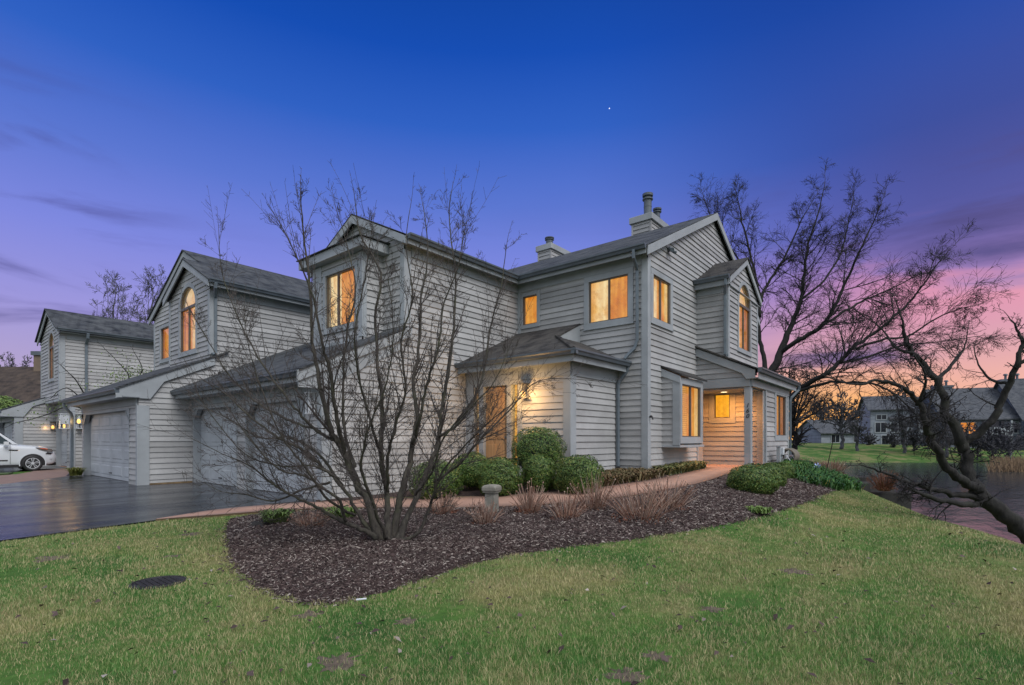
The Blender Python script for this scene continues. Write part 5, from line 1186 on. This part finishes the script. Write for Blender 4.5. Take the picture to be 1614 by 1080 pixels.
# dry reeds on the far bank
g=random.Random(3); m=MB()
for k in range(2600):
    c=W(1555+170*g.random()**.6,0,g.uniform(37,44)); c.z=-1.15; m.tube([c,c+Vector((g.gauss(0,.2),g.gauss(0,.2),g.uniform(.3,1.1)))],[.03,.012],3,cap=False)
M['reed']=leafmat('dry_reed',[(.16,.11,.06),(.25,.17,.10),(.12,.08,.05)],0,.9)
tag(m.build('reeds',M['reed']),'tan dry reeds on the far pond bank','reeds',kind='stuff')
m=MB()
for k in range(1800):
    c=W(g.uniform(1330,1560),0,g.uniform(42.5,44.5)); c.z=gz(c.x,c.y)-.05; m.tube([c,c+Vector((g.gauss(0,.1),g.gauss(0,.1),g.uniform(.1,.35)))],[.04,.015],3,cap=False)
tag(m.build('dry_grass',M['reed']),'thin line of dry grass along the water below the far lawn','grass',kind='stuff')
# budding espalier tree between the middle and the far townhouse
D3=20.5
vt=[[(166,745,0,5),(160,700,0,5),(150,668,.1,4.5),(142,640,.1,4),(120,600,.3,2.5),(95,575,.3,1.5)],[(145,650,.1,3.5),(110,640,0,3),(70,655,-.2,2.2),(20,668,-.4,1.4)],[(150,668,.1,4),(185,640,.4,3.5),(203,598,.6,3),(190,575,.8,2),(165,550,.9,1.2)],[(200,612,.5,2.5),(224,585,.6,2),(212,556,.8,1.3)],[(142,640,0,3),(105,612,-.3,2),(80,628,-.4,1.2)]]
c3=dict(curl=.2,up=.0,rmin=.006,rmax=.02,n={2:3,1:3,0:0},ang=(25,65),ratio=(.4,.6),dens=1.6,L=.9,lev=1,wob=.02,sc=2)
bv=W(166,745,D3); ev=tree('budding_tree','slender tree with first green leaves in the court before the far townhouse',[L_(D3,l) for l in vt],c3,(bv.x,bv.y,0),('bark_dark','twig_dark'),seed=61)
gg=np.random.default_rng(4); cs=[W(205,592,D3+.6),W(225,588,D3+.6),W(190,600,D3+.5),W(60,655,D3-.2),W(100,640,D3),W(150,610,D3+.2),W(180,560,D3+.8),W(120,655,D3)]; ns=[260,160,120,80,70,70,50,60]; V=[]
for c,n in zip(cs,ns):
    p=np.array(c)+gg.normal(0,1,(n,3))*np.array([.38,.38,.2]); u=gg.normal(size=(n,3)); u/=np.linalg.norm(u,axis=1)[:,None]; v=np.cross(u,gg.normal(size=(n,3))); v/=np.linalg.norm(v,axis=1)[:,None]; s=gg.uniform(.02,.055,n)[:,None]
    V.append(np.stack([p-u*s,p-v*s*.5,p+u*s,p+v*s*.5],1))
V=np.concatenate(V); np_mesh('leaves',V.reshape(-1,3),np.arange(len(V))[:,None]*4+[0,1,2,3],M['bud'],ev)
c=W(2,652,30); leafball('leafy_shrub',(c.x,c.y,c.z),1.1,1.1,1.0,5000,.07,'green leafy shrub at the left edge beside the far garage roof',None,mat='bud',seed=90)
# ------------------------------------------------------------------ CAR
def car():
    x0=4.33; yn=27.5; Wd=1.8; yc=yn+Wd/2      # front bumper u, near side v; nose points +u
    t=thing('parked_car','white compact car parked nose-in at the far garage door','car',(2.3,yc,0))
    Mw=NT('white_car_paint'); Mw.color((.62,.65,.68,1)).rough(.25); Mw.b.inputs['Coat Weight'].default_value=.6; wp=Mw.m
    Mg=NT('tinted_glass'); Mg.color((.02,.035,.04,1)).rough(.05); gl=Mg.m
    # lower body: sections along length (dist from nose, half width, z low, z belt, crown)
    S=[(0.0,.62,.36,.62,.66),(.05,.74,.27,.74,.80),(.18,.83,.22,.86,.94),(.45,.875,.20,.93,1.0),(.9,.885,.19,.985,1.055),(1.25,.89,.19,1.02,1.09),(2.2,.895,.19,1.05,1.11),(3.2,.895,.19,1.07,1.12),(3.8,.88,.21,1.08,1.12),(4.05,.82,.26,1.06,1.1),(4.12,.72,.34,.95,1.0)]
    V=[];F=[];K=15
    for d,h,zl,zb,zc in S:
        prof=[(-h*.86,zl),(-h*.97,zl+.06),(-h,zl+.2),(-h*1.005,zl+(zb-zl)*.55),(-h*.985,zb-.08),(-h*.93,zb),(-h*.7,zc-.012),(0,zc)]
        prof=prof+[(-a,b) for a,b in prof[-2::-1]]
        V+=[(x0-d,yc+a,b) for a,b in prof]
    n=len(S)
    F=[(i*K+j,i*K+j+1,(i+1)*K+j+1,(i+1)*K+j) for i in range(n-1) for j in range(K-1)]+[tuple(range(K)),tuple(range((n-1)*K,n*K))]+[((i+1)*K,(i+1)*K+K-1,i*K+K-1,i*K) for i in range(n-1)]
    b=MB().add(V,F).build('body',wp,t,smooth=True)
    s=b.modifiers.new('s','SUBSURF'); s.levels=s.render_levels=2
    # wheel arches: dark wells let into the flanks + flared lips
    for xd in (.74,3.3):
        for sy in (-1,1):
            y=yc+sy*.885; cx_=x0-xd; m=MB()
            arc=[(cx_+.37*math.cos(a),.32+.37*math.sin(a)) for a in np.linspace(-.25,math.pi+.25,16)]
            m.prism([(x,y+sy*.014,z) for x,z in arc],(0,-sy*.2,0)); m.build('wheel_well',M['black'],t)
            lip=MB()
            for (xa,za),(xb,zb_) in zip(arc,arc[1:]):
                f=1.09; lip.prism([(xa,y+sy*.012,za),(xb,y+sy*.012,zb_),(cx_+(xb-cx_)*f,y+sy*.012,.32+(zb_-.32)*f),(cx_+(xa-cx_)*f,y+sy*.012,.32+(za-.32)*f)],(0,sy*.018,0))
            lip.build('arch_lip',wp,t)
            w=thing_part('wheel',t); 
            T=MB(); ring=[]
            yo=y+sy*.022
            prof=[(.205,-.02),(.22,.0),(.29,.004),(.315,-.02),(.32,-.08),(.315,-.17),(.2,-.19)]
            for r_,o in prof: ring.append((r_,yo+sy*o))
            N=28; V=[(cx_+r_*math.cos(2*math.pi*k/N),yy_,.32+r_*math.sin(2*math.pi*k/N)) for r_,yy_ in ring for k in range(N)]
            F=[(i*N+k,i*N+(k+1)%N,(i+1)*N+(k+1)%N,(i+1)*N+k) for i in range(len(ring)-1) for k in range(N)]
            T.add(V,F).build('tyre',M['black'],w,smooth=True)
            m=MB(); m.prism([(cx_+.205*math.cos(a),yo-sy*.003,.32+.205*math.sin(a)) for a in np.linspace(0,2*math.pi,29)[:-1]],(0,-sy*.02,0)); m.build('wheel_disc',M['black'],w)
            m=MB()
            for k in range(5):
                a=2*math.pi*k/5+.3
                for da in (-.17,.17):
                    p=[(.05,a+da*1.6-.12),(.05,a+da*1.6+.12),(.2,a+da*1.15+.07),(.2,a+da*1.15-.07)]
                    m.prism([(cx_+r_*math.cos(q),yo+sy*.008,.32+r_*math.sin(q)) for r_,q in p],(0,-sy*.012,0))
            for k in range(28):
                a0,a1=2*math.pi*k/28,2*math.pi*(k+1)/28
                m.prism([(cx_+r_*math.cos(q),yo+sy*.010,.32+r_*math.sin(q)) for r_,q in ((.195,a0),(.215,a0),(.215,a1),(.195,a1))],(0,-sy*.05,0))
            m.prism([(cx_+.05*math.cos(a),yo+sy*.012,.32+.05*math.sin(a)) for a in np.linspace(0,2*math.pi,13)[:-1]],(0,-sy*.03,0))
            m.build('rim',M['pvc'],w)
    # cabin
    C=[(1.12,.72,1.05),(1.62,.62,1.5),(2.0,.60,1.585),(3.2,.60,1.60),(3.85,.58,1.53),(4.05,.68,1.08)]
    m=MB(); m.add([(x0-d,yc+s*h,z) for d,h,z in C for s in (-1,1)],[(2*i,2*i+1,2*i+3,2*i+2) for i in range(5)]+[tuple(range(0,12,2)),tuple(range(1,12,2))[::-1],(10,11,1,0)]); ca=m.build('roof',wp,t,bevel=.03)
    for sy in (-1,1):
        y0_,y1_=yc+sy*.715,yc+sy*.612
        def side(d,z): f=(z-1.05)/.5; return (x0-d,yc+sy*(.725-.105*f)+sy*.012,z)
        for poly in ([(1.32,1.10),(2.18,1.10),(2.18,1.48),(1.68,1.46)],[(2.26,1.10),(3.12,1.10),(3.12,1.49),(2.26,1.48)],[(3.2,1.12),(3.75,1.16),(3.68,1.46),(3.2,1.48)]):
            g_=MB(); g_.prism([side(*p) for p in poly],(0,-sy*.02,0)); g_.build('side_window',gl,t)
        m=MB(); c=Vector((x0-1.5,yc+sy*.99,1.10)); m.tube([c+Vector((-.03,-sy*.09,-.03)),c],.02,6)
        m.add([tuple(c+Vector((a*.07,b*.11,d*.075))) for a in (-1,1) for b in (-1,1) for d in (-.8,1)],[(0,1,3,2),(4,6,7,5),(0,4,5,1),(2,3,7,6),(0,2,6,4),(1,5,7,3)]); m.build('wing_mirror',wp,t,bevel=.03)
        # headlight wrapping the corner
        hl=MB(); hp=[(.10,.80,.60),(.18,.905,.835),(.42,.93,.885),(.62,.955,.90),(.55,.87,.905),(.30,.76,.885)]
        hl.prism([(x0-a,yc+sy*(h*.985+.012),z) for a,z,h in [(.11,.78,.80),(.16,.88,.82),(.42,.925,.865),(.66,.95,.875),(.56,.87,.895),(.30,.77,.88)]],(.0,-sy*.05,0)); ho=hl.build('headlight',M['lens'],t,bevel=.01)
        hb=MB(); hb.prism([(x0-a,yc+sy*(h*.985+.02),z) for a,z,h in [(.30,.90,.86),(.55,.925,.875),(.50,.89,.89),(.3,.85,.88)]],(0,-sy*.02,0)); hb.build('indicator',M['amberlens'],ho)
        gr=MB(); gr.prism([(x0-a,yc+sy*(h*.985+.014),z) for a,z,h in [(.13,.73,.80),(.30,.745,.885),(.36,.69,.89),(.2,.66,.84)]],(0,-sy*.04,0)); gr.build('bumper_vent',M['black'],t)
        fl=MB(); fl.prism([(x0-.2+.045*math.cos(a),yc+sy*.845,.52+.05*math.sin(a)) for a in np.linspace(0,6.283,13)[:-1]],(0,-sy*.05,0)); fl.build('fog_light',M['pvc'],t)
        fv=MB(); fv.prism([(x0-a,yc+sy*.897,z) for a,z in [(1.15,.86),(1.42,.875),(1.42,.835),(1.18,.82)]],(0,-sy*.03,0)); fv.build('fender_vent',M['black'],t)
        dl=MB(); dl.box(x0-2.9,x0-1.45,yc+sy*.895,yc+sy*.912,.44,.475); dl.build('door_moulding',M['black'],t)
        for xx_ in (1.38,2.3,3.15):
            q=MB(); q.box(x0-xx_-.004,x0-xx_+.004,yc+sy*.893,yc+sy*.9035,.3,1.04); q.build('door_seam',M['black'],t)
        for xx_ in (2.1,3.0):
            q=MB(); q.box(x0-xx_-.08,x0-xx_+.08,yc+sy*.895,yc+sy*.925,.88,.91); q.build('door_handle',wp,t,bevel=.01)
        sl=MB(); sl.box(x0-3.0,x0-1.05,yc+sy*.86,yc+sy*.90,.17,.28); sl.build('sill_trim',M['black'],t)
    ws=MB(); ws.prism([(x0-1.20,yc-.66,1.115),(x0-1.20,yc+.66,1.115),(x0-1.58,yc+.58,1.47),(x0-1.58,yc-.58,1.47)],(.012,0,.014)); ws.build('windscreen',gl,t)
    fb=MB(); fb.box(x0-.25,x0+.005,yc-.62,yc+.62,.2,.34); fb.build('bumper_skirt',M['black'],t,bevel=.02)
def thing_part(name,parent):
    o=bpy.data.objects.new(name,None); COL.objects.link(o); o.parent=parent; o.matrix_parent_inverse=parent_world(parent).inverted(); o.empty_display_size=.1; return o
M['lens']=simple('headlight_lens',(.16,.14,.13),.08); M['amberlens']=simple('amber_lens',(.45,.10,.05),.15)
car()
# ------------------------------------------------------------------ SKY, SUN FILL, CAMERA
w=bpy.data.worlds.new('World'); scene.world=w; w.use_nodes=True; nt=w.node_tree
for n in list(nt.nodes): nt.nodes.remove(n)
def N(t,**k):
    x=nt.nodes.new(t); [setattr(x,a,b) for a,b in k.items()]; return x
def lk(a,b): nt.links.new(a,b)
def mth(op,a,b=0,c=0,clamp=False):
    x=N('ShaderNodeMath',operation=op,use_clamp=clamp)
    for v,i in ((a,0),(b,1),(c,2)):
        if hasattr(v,'links'): lk(v,x.inputs[i])
        else: x.inputs[i].default_value=v
    return x.outputs[0]
def mixc(f,a,b,mode='MIX'):
    x=N('ShaderNodeMix',data_type='RGBA',blend_type=mode)
    for v,i in ((f,0),(a,6),(b,7)):
        if hasattr(v,'links'): lk(v,x.inputs[i])
        else: x.inputs[i].default_value=v
    return x.outputs[2]
def rmp(f,stops):
    x=N('ShaderNodeValToRGB'); e=x.color_ramp.elements
    while len(e)<len(stops): e.new(.5)
    for i,(p,c) in enumerate(stops): e[i].position=p; e[i].color=c
    lk(f,x.inputs[0]); return x.outputs[0]
def smst(f,a,b):
    x=N('ShaderNodeMapRange',interpolation_type='SMOOTHSTEP'); lk(f,x.inputs[0]); x.inputs[1].default_value=a; x.inputs[2].default_value=b; return x.outputs[0]
geo=N('ShaderNodeNewGeometry'); nrm=N('ShaderNodeVectorMath',operation='SCALE'); lk(geo.outputs['Incoming'],nrm.inputs[0]); nrm.inputs['Scale'].default_value=-1
dirv=nrm.outputs[0]
def dot(v):
    x=N('ShaderNodeVectorMath',operation='DOT_PRODUCT'); lk(dirv,x.inputs[0]); x.inputs[1].default_value=v; return x.outputs['Value']
sz=N('ShaderNodeSeparateXYZ'); lk(dirv,sz.inputs[0]); up=sz.outputs[2]
fwd=dot((CT,ST,0)); lat=dot((ST,-CT,0)); 
# elevation tangent relative to the horizontal distance
hor=mth('SQRT',mth('MAXIMUM',mth('SUBTRACT',1,mth('MULTIPLY',up,up)),1e-4)); el=mth('DIVIDE',up,hor); azl=mth('DIVIDE',lat,hor)   # azl: sine of bearing from the view axis
elk=mth('MULTIPLY',el,1.0)
cool=rmp(elk,[(0,srgb(196,164,186)),(.10,srgb(176,160,204)),(.20,srgb(154,148,218)),(.32,srgb(124,134,222)),(.45,srgb(88,116,208)),(.60,srgb(42,94,194)),(.75,srgb(8,74,178)),(.90,srgb(0,64,160))])
warm=rmp(elk,[(0,srgb(238,176,150)),(.05,srgb(232,174,158)),(.10,srgb(222,166,168)),(.17,srgb(204,150,178)),(.25,srgb(158,124,188)),(.34,srgb(92,98,184)),(.48,srgb(46,80,172)),(.72,srgb(10,64,160)),(.9,srgb(2,54,146))])
wf=smst(azl,.10,.56); sky=mixc(wf,cool,warm)
og=mth('MULTIPLY',mth('MULTIPLY',smst(azl,.26,.50),mth('SUBTRACT',1,smst(azl,.54,.70))),mth('SUBTRACT',1,smst(el,.03,.15))); sky=mixc(mth('MULTIPLY',og,.95),sky,srgb(255,184,100))
dk=mth('MULTIPLY',mth('MULTIPLY',smst(azl,.42,.66),smst(el,.20,.33)),mth('SUBTRACT',1,smst(el,.42,.66))); sky=mixc(mth('MULTIPLY',dk,.55),sky,srgb(52,58,132))
# long soft cloud bands
mp=N('ShaderNodeCombineXYZ'); lk(mth('MULTIPLY',azl,1.6),mp.inputs[0]); lk(mth('MULTIPLY',el,7.5),mp.inputs[1]); lk(mth('MULTIPLY',fwd,1.6),mp.inputs[2])
nz=N('ShaderNodeTexNoise'); nz.inputs['Scale'].default_value=1.35; nz.inputs['Detail'].default_value=7; nz.inputs['Roughness'].default_value=.55; nz.inputs['Distortion'].default_value=.35; lk(mp.outputs[0],nz.inputs['Vector'])
cl=smst(nz.outputs['Fac'],.47,.66)
band=mth('MULTIPLY',smst(el,.02,.12),mth('SUBTRACT',1,smst(el,.36,.60)))
sidew=mth('ADD',smst(azl,.28,.6),mth('SUBTRACT',1,smst(azl,-.72,-.5)),clamp=True)
cm=mth('MULTIPLY',mth('MULTIPLY',cl,band),mth('ADD',mth('MULTIPLY',sidew,.9),.06))
sky=mixc(cm,sky,srgb(70,66,132))
pk=mth('MULTIPLY',mth('MULTIPLY',smst(nz.outputs['Fac'],.52,.40),smst(azl,.45,.66)),mth('MULTIPLY',smst(el,.13,.22),mth('SUBTRACT',1,smst(el,.26,.36))))
sky=mixc(mth('MULTIPLY',pk,.6),sky,srgb(240,150,168))
# the rest of the dome, overhead and behind the camera: pale fill, brightened to light the house
back=mth('SUBTRACT',1,smst(fwd,-.1,.45)); zen=smst(el,.95,1.9)
sky=mixc(mth('MAXIMUM',mth('MULTIPLY',back,smst(el,-.02,.05)),zen,clamp=True),sky,DOME)
star=mth('GREATER_THAN',dot(tuple((W(960.5,171,1)-Vector((0,0,EYE))).normalized())),1-4.2e-7)
sky=mixc(star,sky,(1,1,1,1),'ADD')
bg=N('ShaderNodeBackground'); lk(sky,bg.inputs[0]); bg.inputs[1].default_value=1.0
nish=N('ShaderNodeTexSky',sky_type='NISHITA'); nish.sun_disc=False; nish.sun_elevation=math.radians(1.0); nish.sun_rotation=math.radians(90+22)
bg2=N('ShaderNodeBackground'); lk(nish.outputs[0],bg2.inputs[0]); bg2.inputs[1].default_value=.02
ad=N('ShaderNodeAddShader'); lk(bg.outputs[0],ad.inputs[0]); lk(bg2.outputs[0],ad.inputs[1]); out=N('ShaderNodeOutputWorld'); lk(ad.outputs[0],out.inputs[0])
sl=bpy.data.lights.new('sun_fill','SUN'); sl.energy=SUN; sl.angle=math.radians(32); sl.color=(1,.97,.95); so=bpy.data.objects.new('sun_fill',sl); COL.objects.link(so)  # soft fill added behind the camera to light the dusk house walls
sd=Vector((.16,.62,-.72)); so.rotation_euler=sd.to_track_quat('-Z','Y').to_euler()
cam=bpy.data.cameras.new('camera'); co=bpy.data.objects.new('camera',cam); COL.objects.link(co); scene.camera=co
co.location=(0,0,EYE); co.rotation_euler=(math.pi/2,0,TH-math.pi/2); cam.sensor_fit='HORIZONTAL'; cam.sensor_width=36; cam.lens=36*810/1614; cam.shift_y=152/1614; cam.clip_end=2000; cam.clip_start=.05
scene.view_settings.view_transform='Standard'; scene.view_settings.look='None'; scene.view_settings.exposure=0; scene.view_settings.gamma=1
scene.cycles.use_denoising=True
scene.cycles.max_bounces=6; scene.cycles.transparent_max_bounces=12; scene.cycles.sample_clamp_indirect=6
